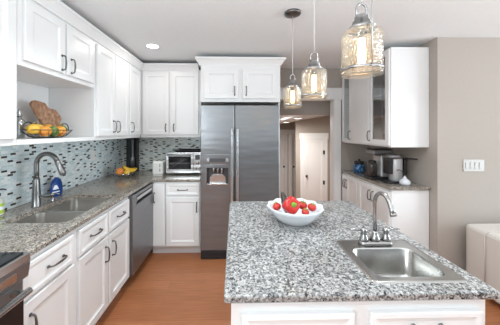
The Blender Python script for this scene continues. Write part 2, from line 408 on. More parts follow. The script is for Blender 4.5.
def panel(bm, x0, x1, z0, z1, y, t, rail, rec=0.009):
    """framed door slab, front face at y - t, back at y"""
    def rc(i, yy): return [(x0 + i, yy, z0 + i), (x1 - i, yy, z0 + i), (x1 - i, yy, z1 - i), (x0 + i, yy, z1 - i)]
    t_ = bmesh.new()
    rr = [rc(0, y), rc(0, y - t + 0.004), rc(0.004, y - t)]
    if rail: rr += [rc(rail, y - t), rc(rail + 0.004, y - t + rec * 0.55), rc(rail + 0.016, y - t + rec)]
    loft(t_, rr); bmesh.ops.recalc_face_normals(t_, faces=t_.faces[:]); merge(bm, t_)
hall_door(1, 1.67, 2.36, 6.0, 1.44, 1.82, hinge=(0.14, 0.90))
hall_door(2, 1.00, 1.70, 7.599, 1.54, 1.58)
hall_door(3, 1.73, 2.02, 7.599, 1.54, 1.90)

# ------------------------------------------------------------------ cabinets
def pull(parent, x, z, axis, y, L=0.11, m=PEWTER, label=None):
    """arched bow handle on a face at y, facing -y"""
    bm = B(); h = L / 2; d = 0.026
    u = V((1, 0, 0)) if axis == 'x' else V((0, 0, 1))
    pts = [(-h, 0), (-h, -d * 0.55), (-h * 0.93, -d * 0.85), (-h * 0.8, -d), (-h * 0.4, -d * 1.12), (0, -d * 1.16), (h * 0.4, -d * 1.12), (h * 0.8, -d), (h * 0.93, -d * 0.85), (h, -d * 0.55), (h, 0)]
    rs = [0.0055, 0.005, 0.0048, 0.0048, 0.0055, 0.006, 0.0055, 0.0048, 0.0048, 0.005, 0.0055]
    tube(bm, [V((x, y + b_, z)) + u * a for a, b_ in pts], rs, 8)
    for s in (-h, h):
        lathe(bm, [(0.009, 0), (0.009, 0.003), (0.006, 0.005)], V((x, y, z)) + u * s, 10, Matrix.Rotation(R(90), 4, 'X'))
    return obj('handle', bm, m, parent, label)
def carcass(bm, w, d, z0, z1, top, toe=0.0, sides=True, face=True, openings=None):
    e = 0.0008; t = 0.018
    if toe: box(bm, e, w - e, 0.072, 0.088, 0.0, z0)
    box(bm, e, t, 0.021 if face else 0, d, z0, z1); box(bm, w - t, w - e, 0.021 if face else 0, d, z0, z1)
    if toe: box(bm, e, t, 0.075, d, 0, z0); box(bm, w - t, w - e, 0.075, d, 0, z0)
    box(bm, t, w - t, d - 0.012, d, z0, z1); box(bm, t, w - t, 0.021, d - 0.012, z0, z0 + t)
    if top: box(bm, t, w - t, 0.021, d - 0.012, z1 - t, z1)
    if face and not openings: box(bm, e, w - e, 0, 0.0205, z0, z1, 0.0012, 1)
    if face and openings:
        x0, x1, a, b = openings
        box(bm, e, x0, 0, 0.0205, z0, z1); box(bm, x1, w - e, 0, 0.0205, z0, z1)
        box(bm, x0, x1, 0, 0.0205, z0, a); box(bm, x0, x1, 0, 0.0205, b, z1)
def cabinet(label, loc, rz, w, d, z0, z1, fronts, cat='cabinet', name='base_cabinet', group=None, toe=0, top=False, openings=None, rail=0.055):
    t = thing(name, label, cat, loc, rz, group)
    bm = B(); carcass(bm, w, d, z0, z1, top, toe, openings=openings); obj('body', bm, WHITE, t)
    for f in fronts:
        kind, x0, x1, a, b = f[:5]
        bm = B()
        if kind == 'glass_door':
            for q in ((x0, x0 + rail, a, b), (x1 - rail, x1, a, b), (x0 + rail, x1 - rail, a, a + rail), (x0 + rail, x1 - rail, b - rail, b)):
                box(bm, q[0], q[1], -0.021, -0.001, q[2], q[3], 0.002)
            o = obj('glass_door', bm, WHITE, t)
            bm = B(); box(bm, x0 + rail - 0.004, x1 - rail + 0.004, -0.012, -0.009, a + rail - 0.004, b - rail + 0.004); obj('pane', bm, PANE, o)
        else:
            rl = {'drawer': 0.022, 'slab': 0}.get(kind, rail)
            panel(bm, x0, x1, a, b, -0.001, 0.020, rl, 0.006 if kind == 'drawer' else 0.010)
            o = obj({'slab': 'panel'}.get(kind, kind), bm, WHITE, t)
        if len(f) > 5 and f[5]: pull(o, f[5][0], f[5][1], f[5][2], -0.021, *(f[5][3:]))
    return t

# -- left base run (fronts face +x): local x runs away from the camera
XF = -0.995; ZB = 0.882
def left_base(label, y0, y1, fronts, **k): return cabinet(label, (XF, y0, 0), 90, y1 - y0, 0.650, 0.105, ZB, fronts, toe=1, **k)
left_base('narrow white base cabinet between the range and the sink cabinet, one drawer over one door', 1.088, 1.499,
    [('drawer', 0.03, 0.385, 0.69, 0.855, (0.235, 0.772, 'x')), ('door', 0.03, 0.385, 0.13, 0.672, (0.07, 0.55, 'z'))])
left_base('wide white base cabinet under the double sink with two drawer fronts and two doors', 1.50, 2.255,
    [('drawer', 0.022, 0.362, 0.69, 0.855, (0.192, 0.772, 'x')), ('drawer', 0.385, 0.735, 0.69, 0.855, (0.56, 0.772, 'x')),
     ('door', 0.022, 0.362, 0.13, 0.672, (0.322, 0.55, 'z')), ('door', 0.385, 0.735, 0.13, 0.672, (0.425, 0.55, 'z'))])
# -- back base run (fronts face -y)
YF = 2.847
cabinet('white corner base cabinet beside the dishwasher with a narrow blank door and one side handle', (-0.993, YF, 0), 0, 0.175, 0.64, 0.105, ZB,
    [('slab', 0.004, 0.171, 0.13, 0.86, (0.052, 0.70, 'z'))], toe=1)
cabinet('white base cabinet left of the fridge under the toaster oven, drawer over door', (-0.817, YF, 0), 0, 0.413, 0.64, 0.105, ZB,
    [('drawer', 0.012, 0.401, 0.722, 0.86, (0.206, 0.792, 'x')), ('door', 0.012, 0.401, 0.125, 0.703, (0.372, 0.585, 'z'))], toe=1)

# -- dishwasher
t = thing('dishwasher', 'stainless dishwasher under the granite counter between sink cabinet and corner', 'dishwasher', (XF + 0.005, 2.258, 0), 90)
bm = B(); box(bm, 0.004, 0.583, 0.012, 0.60, 0.10, 0.876); box(bm, 0.01, 0.578, 0.07, 0.09, 0, 0.0995); obj('body', bm, GASKET, t)
bm = B(); box(bm, 0.004, 0.583, -0.035, 0.011, 0.115, 0.765, 0.004)
box(bm, 0.004, 0.583, -0.035, 0.011, 0.845, 0.874, 0.003); box(bm, 0.004, 0.09, -0.035, 0.011, 0.765, 0.845); box(bm, 0.535, 0.583, -0.035, 0.011, 0.765, 0.845)
d = obj('door', bm, STEEL, t)
bm = B(); box(bm, 0.09, 0.535, -0.006, 0.0105, 0.766, 0.844); obj('handle_recess', bm, BLACK, d, 'black pocket handle recess')
bm = B(); box(bm, 0.1, 0.525, -0.037, -0.016, 0.80, 0.835, 0.004); obj('handle', bm, STEEL_L, d)

# -- granite worktop, left and back in one L
bm = B()
hole = [(p.x, p.y) for p in rrect(-1.445, -1.045, 1.500, 2.160, 0.055, 0)]
slab(bm, [(-1.641, 1.086), (-0.968, 1.086), (-0.968, 2.822), (-0.404, 2.822), (-0.404, 3.491), (-1.641, 3.491)], [hole], 0.8825, 0.914, 0.007)
tag(obj('worktop', bm, G_WARM_LIT), 'L shaped warm lit speckled granite worktop along the tiled left and back walls', 'worktop')

# -- double undermount sink
t = thing('kitchen_sink', 'stainless double bowl sink set under the left granite counter below the niche', 'sink', (-1.235, 1.80, 0.88))
bm = B(); ox, oy = -1.235, 1.80
def rr2(x0, x1, y0, y1, r): return [(p.x - ox, p.y - oy) for p in rrect(x0, x1, y0, y1, r, 0)]
b1 = (-1.44, -1.05, 1.507, 1.788); b2 = (-1.44, -1.05, 1.812, 2.153)
slab(bm, rr2(-1.46, -1.03, 1.5005, 2.175, 0.05), [rr2(*b1, 0.05), rr2(*b2, 0.05)], -0.002, 0.0018, 0.0005)
obj('flange', bm, STEEL_BOWL, t)
for bb in (b1, b2):
    bm = B(); x0, x1, y0, y1 = bb
    def rg(i, z, r): return [p - V((ox, oy, 0)) for p in rrect(x0 + i, x1 - i, y0 + i, y1 - i, r, z)]
    loft(bm, [rg(0, 0.0015, 0.05), rg(0.004, -0.10, 0.05), rg(0.012, -0.165, 0.045), rg(0.03, -0.18, 0.04)], False, True, True)
    o = obj('bowl', bm, STEEL_BOWL, t)
    bm = B(); lathe(bm, [(0, 0.002), (0.03, 0.002), (0.042, 0.004), (0.044, 0)], ((x0 + x1) / 2 - ox, (y0 + y1) / 2 - oy, -0.1798), 18); obj('drain', bm, NICKEL, o)

# -- range at the left edge
t = thing('kitchen_range', 'stainless electric range with black glass top at the left edge of the kitchen', 'range', (-0.985, 0.328, 0), 90)
bm = B(); box(bm, 0, 0.757, 0.0, 0.645, 0.06, 0.905); box(bm, 0.03, 0.727, 0.04, 0.60, 0, 0.06); obj('body', bm, STEEL, t)
bm = B(); box(bm, 0.012, 0.745, -0.055, 0.64, 0.9425, 0.948, 0.002); obj('cooktop', bm, GLASSBLK, t, 'black glass cooktop')
bm = B(); box(bm, 0, 0.757, -0.075, 0.645, 0.9055, 0.942, 0.003); obj('top_frame', bm, STEEL_L, t)
bm = B(); prism(bm, [(0, 0.83), (-0.066, 0.835), (-0.076, 0.905), (0, 0.905)], lambda u, v, w: (w, u, v), 0, 0.757, 0.003)
cp = obj('control_panel', bm, STEEL, t)
bm = B(); prism(bm, [(-0.0680, 0.850), (-0.0735, 0.888), (-0.0765, 0.888), (-0.0710, 0.850)], lambda u, v, w: (w, u, v), 0.05, 0.69, 0.001); obj('control_strip', bm, STEEL_L, cp)
bm = B(); box(bm, 0.004, 0.753, -0.045, -0.001, 0.24, 0.820, 0.004); d = obj('oven_door', bm, STEEL, t)
bm = B(); box(bm, 0.006, 0.751, -0.049, -0.0455, 0.27, 0.735, 0.001); obj('window', bm, GLASSBLK, d, 'black glass oven window')
bm = B(); tube(bm, [(0.035, -0.098, 0.792), (0.722, -0.098, 0.792)], 0.015, 14)
for k in (0.06, 0.70): box(bm, k - 0.012, k + 0.012, -0.098, -0.0455, 0.782, 0.802, 0.003)
obj('handle', bm, STEEL_L, d)
bm = B(); box(bm, 0.004, 0.753, -0.045, -0.001, 0.075, 0.225, 0.004); obj('warming_drawer', bm, STEEL, t)

# -- left uppers (fronts face +x)
XU = -1.235; ZU0, ZU1 = 1.402, 2.295; DU = 0.405
def left_upper(label, y0, y1, fronts, z0=ZU0, **k): return cabinet(label, (XU, y0, 0), 90, y1 - y0, DU, z0, ZU1, fronts, name='wall_cabinet', top=True, **k)
left_upper('white wall cabinet at the left edge of the photo, nearest the camera beside the niche', 0.90, 1.378, [('door', 0.02, 0.458, 1.437, 2.262, (0.06, 1.53, 'z'))])
t = left_upper('short white two door wall cabinet above the open niche with the fruit basket', 1.38, 2.122,
    [('door', 0.03, 0.362, 1.895, 2.262, (0.325, 1.965, 'z', 0.10)), ('door', 0.382, 0.715, 1.895, 2.262, (0.42, 1.965, 'z', 0.10))], z0=1.862)
bm = B(); box(bm, 0.0008, 0.7412, 0.002, DU, ZU0, 1.432, 0.002); box(bm, 0.0008, 0.7412, DU - 0.014, DU, 1.4325, 1.861); obj('niche_shelf', bm, WHITE, t, 'open white niche under the doors')
left_upper('tall white two door wall cabinet just past the niche on the left wall', 2.124, 2.786,
    [('door', 0.022, 0.330, 1.437, 2.262, (0.295, 1.53, 'z')), ('door', 0.342, 0.648, 1.437, 2.262, (0.378, 1.53, 'z'))])
left_upper('tall white single door wall cabinet on the left wall nearest the back corner', 2.788, 3.160,
    [('door', 0.020, 0.335, 1.437, 2.262, (0.056, 1.53, 'z'))])
YU = 3.165
cabinet('white two door wall cabinet on the back wall above the toaster oven', (XU + 0.001, YU, 0), 0, 0.79, 0.334, ZU0, ZU1,
    [('door', 0.03, 0.375, 1.437, 2.262, (0.335, 1.53, 'z', 0.09)), ('door', 0.40, 0.765, 1.437, 2.262, (0.44, 1.53, 'z', 0.09))], name='wall_cabinet', top=True)
cabinet('short deep white two door cabinet above the fridge', (-0.402, 2.862, 0), 0, 0.957, 0.637, 1.835, ZU1,
    [('door', 0.04, 0.452, 1.872, 2.225, (0.405, 1.965, 'z', 0.10)), ('door', 0.502, 0.917, 1.872, 2.225, (0.545, 1.965, 'z', 0.10))], name='wall_cabinet', top=True)
bm = B(); box(bm, 0.541, 0.556, 2.90, 3.499, 0, 1.834); tag(obj('end_panel', bm, WHITE), 'white tall side panel along the right side of the fridge', 'panel')

# crown mouldings: a profile swept along the fronts
PROF = [(0, 0), (0.010, 0), (0.014, 0.012), (0.030, 0.036), (0.046, 0.056), (0.056, 0.062), (0.056, 0.085), (0.0, 0.085)]
def crown(name, path, z):
    bm = B(); path = [V(p) for p in path]; n = len(path)
    rings = []
    for i, p in enumerate(path):
        dirs = []
        if i > 0: dirs.append((p - path[i - 1]).normalized())
        if i < n - 1: dirs.append((path[i + 1] - p).normalized())
        ns = [V((d.y, -d.x)) for d in dirs]
        m = ns[0] if len(ns) == 1 else (ns[0] + ns[1]) / (1 + ns[0].dot(ns[1]))
        rings.append([(p.x + m.x * o, p.y + m.y * o, z + h) for o, h in PROF])
    loft(bm, rings); bmesh.ops.recalc_face_normals(bm, faces=bm.faces[:]); return struct(name, bm, WHITE)
crown('trim_5', [(XU + 0.0015, 0.90), (XU + 0.0015, YU - 0.0015), (-0.47, YU - 0.0015)], 2.282)
crown('trim_6', [(-0.4035, YU - 0.003), (-0.4035, 2.8605), (0.5565, 2.8605), (0.5565, 3.499)], 2.276)

# -- right run (fronts face -x): local x runs towards the camera
XRF = 1.605
def right_cab(label, y_far, y_near, fronts, z0, z1, d, name, **k):
    return cabinet(label, (XRF, y_far, 0), -90, y_far - y_near, d, z0, z1, fronts, name=name, **k)
right_cab('white two door base cabinet under the coffee makers at the near end', 3.035, 2.395,
    [('door', 0.012, 0.314, 0.13, 0.86, (0.286, 0.74, 'z')), ('door', 0.326, 0.628, 0.13, 0.86, (0.354, 0.74, 'z'))], 0.105, ZB, 0.39, 'base_cabinet', toe=1)
right_cab('white base cabinet under the blue jar, at the far end by the hall opening', 3.475, 3.037,
    [('door', 0.008, 0.118, 0.13, 0.86, (0.10, 0.74, 'z')), ('door', 0.128, 0.430, 0.13, 0.86, (0.156, 0.74, 'z'))], 0.105, ZB, 0.39, 'base_cabinet', toe=1)
bm = B(); slab(bm, [(1.580, 2.372), (1.996, 2.372), (1.996, 3.475), (1.580, 3.475)], [], 0.8825, 0.914, 0.007)
tag(obj('worktop', bm, G_WARM_LIT), 'short granite worktop of the coffee station on the right wall', 'worktop')
ZR0, ZR1 = 1.318, 2.345
near_up = right_cab('white wall cabinet over the coffee makers, glass door beside a plain panel', 3.195, 2.40,
    [('slab', 0.004, 0.41, ZR0 + 0.01, ZR1 - 0.01), ('glass_door', 0.42, 0.785, ZR0 + 0.015, ZR1 - 0.015, (0.442, 1.43, 'z'))], ZR0, ZR1, 0.393, 'wall_cabinet', top=True, openings=(0.45, 0.76, ZR0 + 0.04, ZR1 - 0.04), rail=0.06)
far_up = right_cab('white glass door wall cabinet beside the hall opening at the far end', 3.475, 3.197,
    [('glass_door', 0.006, 0.272, ZR0 + 0.015, ZR1 - 0.015, (0.252, 1.43, 'z'))], ZR0, ZR1, 0.393, 'wall_cabinet', top=True, openings=(0.03, 0.25, ZR0 + 0.04, ZR1 - 0.04), rail=0.05)
SH = (1.62, 1.87, 2.11)
for c, w in ((near_up, 0.795), (far_up, 0.278)):
    for z in SH:
        bm = B(); box(bm, 0.019, w - 0.019, 0.03, 0.378, z, z + 0.008); obj('shelf', bm, CLEAR, c, 'clear glass shelf')

# ------------------------------------------------------------------ glasses behind the glass doors
def goblet(h, r):
    bm = B(); lathe(bm, [(0, 0), (r * 0.85, 0.002), (r * 0.2, 0.008), (0.004, 0.02), (0.004, h * 0.45), (r * 0.7, h * 0.56), (r, h * 0.75), (r * 0.85, h), (r * 0.82, h), (r * 0.95, h * 0.75), (r * 0.6, h * 0.58), (0, h * 0.5)], n=16); return bm
def tumbler(h, r):
    bm = B(); lathe(bm, [(0, 0), (r * 0.8, 0), (r, h), (r * 0.94, h), (r * 0.74, 0.01), (0, 0.01)], n=16); return bm
shelf_name = {ZR0 + 0.018: 'cabinet floor', SH[0] + 0.008: 'lowest shelf', SH[1] + 0.008: 'middle shelf', SH[2] + 0.008: 'top shelf'}
for z, sn in shelf_name.items():
    kinds = ('tumbler', 'tumbler') if 'low' in sn or 'floor' in sn else ('goblet', 'goblet')
    protos = {}
    for i, y in enumerate((2.52, 2.62)):
        k = kinds[i]
        if k not in protos: protos[k] = obj('drinking_glass' if k == 'tumbler' else 'wine_glass', (tumbler(0.12, 0.036) if k == 'tumbler' else goblet(0.17, 0.036)), CLEAR)
        o = protos[k] if i == 0 else protos[k].copy()
        if i: COL.objects.link(o)
        o.location = (1.70, y, z + 0.0005)
        tag(o, 'clear %s on the %s behind the nearer glass door, %s one' % ('tumbler' if k == 'tumbler' else 'wine glass', sn, ('near', 'far')[i]), 'glass', 'glasses in the near glass cabinet')
    o = protos[kinds[0]].copy(); COL.objects.link(o); o.location = (1.72, 3.33, z + 0.0005)
    tag(o, 'clear %s on the %s of the far glass cabinet by the hall' % ('tumbler' if kinds[0] == 'tumbler' else 'wine glass', sn), 'glass', 'glasses in the far glass cabinet')

# ------------------------------------------------------------------ fridge
t = thing('refrigerator', 'tall stainless side by side refrigerator with ice dispenser on the back wall', 'refrigerator', (0.067, 2.75, 0))
bm = B(); box(bm, -0.452, 0.452, 0.075, 0.735, 0.03, 1.765, 0.004); obj('body', bm, GASKET, t)
bm = B(); box(bm, -0.455, 0.455, 0.008, 0.074, 0.004, 0.100, 0.004)
for i in range(4): box(bm, -0.44, 0.44, 0.004, 0.008, 0.03 + i * 0.016, 0.038 + i * 0.016)
obj('grille', bm, BLACK, t, 'black base grille')
def fdoor(x0, x1, hole=None):
    bm = B(); z0, z1 = 0.105, 1.785
    def bx(a, b, c, d, e=0.0): box(bm, a, b, 0.0, 0.07, c, d, e)
    if not hole: bx(x0, x1, z0, z1, 0.008)
    else:
        hx0, hx1, hz0, hz1 = hole
        t_ = bmesh.new()
        slab(t_, [(x0, z0), (x1, z0), (x1, z1), (x0, z1)], [[(hx0, hz0), (hx1, hz0), (hx1, hz1), (hx0, hz1)]], 0, 0.07, 0.008)
        merge(bm, t_, Matrix(((1, 0, 0, 0), (0, 0, -1, 0.07), (0, 1, 0, 0), (0, 0, 0, 1))))
    return bm
# freezer door with the dispenser opening
hx0, hx1, hz0, hz1 = -0.385, -0.135, 0.862, 1.062
bm = fdoor(-0.457, -0.0665, (hx0, hx1, hz0, hz1)); fd = obj('freezer_door', bm, STEEL, t)
bm = fdoor(-0.0605, 0.457); rd = obj('fridge_door', bm, STEEL, t)
for o, x in ((fd, -0.096), (rd, -0.030)):
    bm = B(); box(bm, x - 0.015, x + 0.015, -0.052, -0.030, 0.55, 1.515, 0.008)
    for z in (0.60, 1.47): box(bm, x - 0.010, x + 0.010, -0.031, -0.0005, z - 0.02, z + 0.02, 0.003)
    obj('handle', bm, STEEL_L, o)
bm = B(); slab_t = bmesh.new()
slab(slab_t, [(-0.425, 0.825), (-0.115, 0.825), (-0.115, 1.215), (-0.425, 1.215)], [[(hx0, hz0), (hx1, hz0), (hx1, hz1), (hx0, hz1)]], 0.0005, 0.010, 0.003)
merge(bm, slab_t, Matrix(((1, 0, 0, 0), (0, 0, -1, 0), (0, 1, 0, 0), (0, 0, 0, 1))))
dp = obj('dispenser', bm, STEEL, fd)
bm = B(); box(bm, hx0, hx1, 0.060, 0.066, hz0, hz1); box(bm, hx0, hx0 + 0.004, 0.001, 0.060, hz0, hz1); box(bm, hx1 - 0.004, hx1, 0.001, 0.060, hz0, hz1); box(bm, hx0, hx1, 0.001, 0.060, hz1 - 0.004, hz1)
obj('cavity', bm, GASKET, dp, 'dark dispenser cavity')
bm = B(); box(bm, hx0 + 0.004, hx1 - 0.004, -0.012, 0.058, hz0 + 0.001, hz0 + 0.02, 0.003)
prism(bm, [(hx0 + 0.03, hz0 + 0.02), (hx1 - 0.03, hz0 + 0.02), (hx1 - 0.035, hz0 + 0.085), (hx1 - 0.07, hz0 + 0.125), (hx0 + 0.07, hz0 + 0.125), (hx0 + 0.035, hz0 + 0.085)], lambda u, v, w: (u, w, v), 0.025, 0.055, 0.004)
obj('tray', bm, STEEL_L, dp)
for x in (-0.31, -0.26, -0.21):
    bm = B(); lathe(bm, [(0.014, 0), (0.014, 0.04), (0.02, 0.055)], (x, 0.03, hz1 - 0.062), 12); obj('paddle', bm, STEEL_L, dp)
bm = B(); box(bm, -0.35, -0.17, -0.013, -0.0102, 1.128, 1.172, 0.001); obj('display', bm, GASKET, dp, 'dark dispenser display')
for x in (-0.37, -0.15):
    bm = B(); box(bm, x - 0.015, x + 0.015, -0.013, -0.0102, 1.13, 1.172, 0.001); obj('button', bm, STEEL_L, dp)
for i in range(6):
    bm = B(); box(bm, -0.345 + i * 0.032, -0.327 + i * 0.032, -0.013, -0.0102, 1.095, 1.107); obj('button', bm, STEEL_L, dp)

# ------------------------------------------------------------------ island
t = thing('kitchen_island', 'white island cabinet in the foreground under the grey granite top', 'island', (-0.012, 0.856, 0))
bm = B(); carcass(bm, 0.937, 1.03, 0.105, ZB, False, 1); obj('body', bm, WHITE, t)
bm = B(); panel(bm, 0.038, 0.441, 0.13, 0.832, -0.001, 0.02, 0.018, 0.006); obj('door', bm, WHITE, t)
bm = B(); panel(bm, 0.499, 0.907, 0.66, 0.832, -0.001, 0.02, 0.018, 0.006); o = obj('drawer', bm, WHITE, t); pull(o, 0.70, 0.787, 'x', -0.021, 0.10)
bm = B(); panel(bm, 0.499, 0.907, 0.13, 0.645, -0.001, 0.02, 0.018, 0.006); o = obj('door', bm, WHITE, t); pull(o, 0.54, 0.57, 'z', -0.021, 0.10)
bm = B(); box(bm, -0.012, -0.0005, 0.0, 1.03, 0.0, 0.10, 0.002); obj('side_trim', bm, WHITE, t)
bm = B()
hole = [(p.x, p.y) for p in rrect(0.548, 0.848, 0.902, 1.140, 0.05, 0)]
out = [(p.x, p.y) for p in rrect(-0.036, 0.945, 0.820, 1.932, 0.012, 0, 3)]
slab(bm, out, [hole], 0.8825, 0.914, 0.007)
tag(obj('worktop', bm, G_ISL), 'big white and grey speckled granite island top in the foreground', 'worktop')

# bar sink dropped in the island
t = thing('bar_sink', 'small square stainless sink dropped into the granite island top', 'sink', (0.70, 1.05, 0.914))
bm = B(); S = V((0.70, 1.05, 0.914))
def q(x0, x1, y0, y1, r, z): return [p - S + V((0, 0, z)) for p in rrect(x0, x1, y0, y1, r, 0.914)]
loft(bm, [q(0.516, 0.884, 0.872, 1.222, 0.022, 0.0006), q(0.519, 0.881, 0.875, 1.219, 0.020, 0.0042), q(0.526, 0.874, 0.882, 1.212, 0.018, 0.005),
          q(0.553, 0.843, 0.906, 1.136, 0.045, 0.0035)], False, False, True)
obj('rim', bm, STEEL_SINK, t)
bm = B()
loft(bm, [q(0.553, 0.843, 0.906, 1.136, 0.045, 0.0034), q(0.557, 0.839, 0.910, 1.132, 0.045, -0.004), q(0.562, 0.834, 0.915, 1.127, 0.045, -0.11), q(0.575, 0.821, 0.928, 1.114, 0.04, -0.138), q(0.60, 0.796, 0.953, 1.089, 0.03, -0.145)], False, True, True)
bw = obj('bowl', bm, STEEL_SINK, t)
bm = B(); lathe(bm, [(0, 0.002), (0.028, 0.002), (0.040, 0.004), (0.042, 0)], (0.0, -0.03, -0.1448), 18); obj('drain', bm, NICKEL, bw)

# island faucet: centre spout and two lever handles on one base
t = thing('bar_faucet', 'brushed nickel two handle gooseneck faucet behind the island sink', 'faucet', (0.705, 1.178, 0.919))
bm = B(); loft(bm, [[V((p.x, p.y, z)) for p in rrect(-0.082 + i, 0.082 - i, -0.027 + i, 0.027 - i, 0.024, 0)] for i, z in ((0, 0.0005), (0, 0.010), (0.004, 0.016), (0.010, 0.018))], True, True, True); obj('base', bm, NICKEL, t)
bm = B(); lathe(bm, [(0.024, 0.0175), (0.023, 0.03), (0.016, 0.045), (0.0125, 0.055), (0.0125, 0.062), (0.0, 0.063)], n=18)
rad = 0.060; hh = 0.205
pts = [(0, 0, 0.05), (0, 0, 0.12), (0, 0, hh)] + [tuple(p) for p in arc((0, -rad, hh), rad, 0, 155, 14, (0, 1, 0))[1:]]
e1, e0 = V(pts[-1]), V(pts[-2]); dd = (e1 - e0).normalized()
pts += [tuple(e1 + dd * 0.02), tuple(e1 + dd * 0.045)]
tube(bm, pts, [0.0095] * (len(pts) - 3) + [0.0095, 0.0105, 0.0135], 14)
tube(bm, [e1 + dd * 0.043, e1 + dd * 0.052], [0.015, 0.0145], 14)
obj('spout', bm, NICKEL, t)
for s in (-1, 1):
    bm = B(); lathe(bm, [(0.022, 0.0175), (0.021, 0.028), (0.014, 0.046), (0.012, 0.055), (0.015, 0.060), (0.015, 0.072), (0.009, 0.080), (0, 0.081)], (s * 0.056, 0, 0), 18)
    h = obj('handle', bm, NICKEL, t)
    bm = B(); tube(bm, [(s * 0.060, 0, 0.067), (s * 0.09, 0.0, 0.070), (s * 0.115, 0.0, 0.071), (s * 0.125, 0, 0.071)], [0.006, 0.005, 0.0062, 0.003], 10); obj('lever', bm, NICKEL, h)

# ------------------------------------------------------------------ left sink faucet and bottles
t = thing('kitchen_faucet', 'tall brushed nickel pull down faucet behind the double sink', 'faucet', (-1.492, 1.828, 0.914))
bm = B(); lathe(bm, [(0.031, 0.0005), (0.031, 0.006), (0.029, 0.010), (0.027, 0.10), (0.021, 0.20), (0.018, 0.22), (0.0, 0.222)], n=20); obj('body', bm, GUN, t)
bm = B(); ra = 0.078; zc = 0.32
pts = [(0, 0, 0.21), (0, 0, 0.27)] + [tuple(p) for p in arc((ra, 0, zc), ra, 180, 20, 16)]
tube(bm, pts, 0.0165, 14); e1, e0 = V(pts[-1]), V(pts[-2]); dd = (e1 - e0).normalized(); obj('spout', bm, GUN, t)
bm = B(); tube(bm, [e1, e1 + dd * 0.012, e1 + dd * 0.05, e1 + dd * 0.105, e1 + dd * 0.118], [0.0168, 0.018, 0.020, 0.023, 0.019], 16)
sp = obj('spray_head', bm, GUN, t)
bm = B(); c = e1 + dd * 0.055 + V((0.0195, 0, 0.004)); tube(bm, [c - dd * 0.018, c + dd * 0.018], 0.0055, 8); obj('button', bm, BLACK, sp, 'black spray button')
bm = B(); tube(bm, [(0.022, 0.0, 0.075), (0.045, 0.0, 0.078), (0.095, 0.01, 0.085), (0.11, 0.012, 0.087)], [0.012, 0.008, 0.006, 0.004], 12); obj('handle', bm, GUN, t)
t = thing('soap_dispenser', 'short nickel soap pump set in the counter before the blue bottle', 'soap dispenser', (-1.475, 1.965, 0.914))
bm = B(); lathe(bm, [(0.020, 0.0005), (0.020, 0.005), (0.011, 0.012), (0.011, 0.045), (0.014, 0.05), (0.014, 0.066), (0, 0.068)], n=16); obj('collar', bm, NICKEL, t)
bm = B(); tube(bm, [(0, 0, 0.060), (0.03, 0, 0.062), (0.055, 0, 0.058)], [0.006, 0.0055, 0.005], 10); obj('nozzle', bm, NICKEL, t)

def bottle_rings(prof, n=20): return [[V((a * math.cos(2 * PI * i / n), b * math.sin(2 * PI * i / n), z)) for i in range(n)] for a, b, z in prof]
t = thing('soap_bottle', 'blue dish soap bottle with white emblem on the counter behind the faucet', 'bottle', (-1.565, 2.13, 0.914))
bm = B(); loft(bm, bottle_rings([(0.026, 0.050, 0.0005), (0.030, 0.056, 0.004), (0.032, 0.062, 0.03), (0.032, 0.062, 0.07), (0.030, 0.055, 0.11), (0.024, 0.036, 0.145), (0.015, 0.017, 0.155), (0.014, 0.014, 0.165)]), True, True, True); obj('body', bm, BLUE, t)
bm = B(); lathe(bm, [(0.017, 0.1655), (0.017, 0.182), (0.010, 0.19), (0.007, 0.215), (0.0, 0.216)], n=16); obj('cap', bm, LABW, t, 'pale bottle cap')
def wrap_patch(bm, rows, off=1.03, n=8):
    """label patch on an elliptic bottle; rows are (z, half width a, half width b, first angle, last angle)"""
    L = [[bm.verts.new((a * off * math.cos(R(t0 + (t1 - t0) * i / n)), b_ * off * math.sin(R(t0 + (t1 - t0) * i / n)), z)) for i in range(n + 1)] for z, a, b_, t0, t1 in rows]
    for p, q_ in zip(L, L[1:]):
        for i in range(n): bm.faces.new((p[i], p[i + 1], q_[i + 1], q_[i])).smooth = True
bm = B(); wrap_patch(bm, [(0.066, 0.032, 0.062, -70, -12), (0.072, 0.032, 0.062, -66, -16), (0.102, 0.0305, 0.0565, -52, -32)]); obj('emblem', bm, LABW, t, 'white triangular emblem')
bm = B(); wrap_patch(bm, [(0.040, 0.032, 0.062, -74, -6), (0.049, 0.032, 0.062, -74, -6)]); obj('label_band', bm, LABW, t, 'white lettering band')
t = thing('dish_liquid_bottle', 'clear bottle with lime green label and black pump at the left edge', 'bottle', (-1.600, 1.648, 0.914))
bm = B(); loft(bm, bottle_rings([(0.026, 0.030, 0.0005), (0.028, 0.033, 0.005), (0.028, 0.033, 0.085), (0.024, 0.028, 0.105), (0.012, 0.012, 0.118), (0.012, 0.012, 0.128)]), True, True, True); obj('body', bm, mat('clear_soap', (0.70, 0.74, 0.66), 0.15), t)
bm = B(); loft(bm, bottle_rings([(0.0284, 0.0334, 0.012), (0.0288, 0.0338, 0.013), (0.0288, 0.0338, 0.078), (0.0284, 0.0334, 0.079)]), False, False, True); lb = obj('label_wrap', bm, LIME, t, 'lime green label')
bm = B(); loft(bm, bottle_rings([(0.0289, 0.0339, 0.035), (0.0291, 0.0341, 0.036), (0.0291, 0.0341, 0.058), (0.0289, 0.0339, 0.059)]), False, False, True); obj('label_band', bm, LABW, lb, 'white band on the label')
bm = B(); lathe(bm, [(0.014, 0.1285), (0.014, 0.145), (0.005, 0.15), (0.005, 0.165), (0.013, 0.167), (0.013, 0.176), (0, 0.177)], n=14); tube(bm, [(0, 0, 0.170), (0.02, 0.015, 0.172), (0.032, 0.024, 0.166)], 0.005, 8); obj('pump', bm, BLACK, t, 'black pump top')

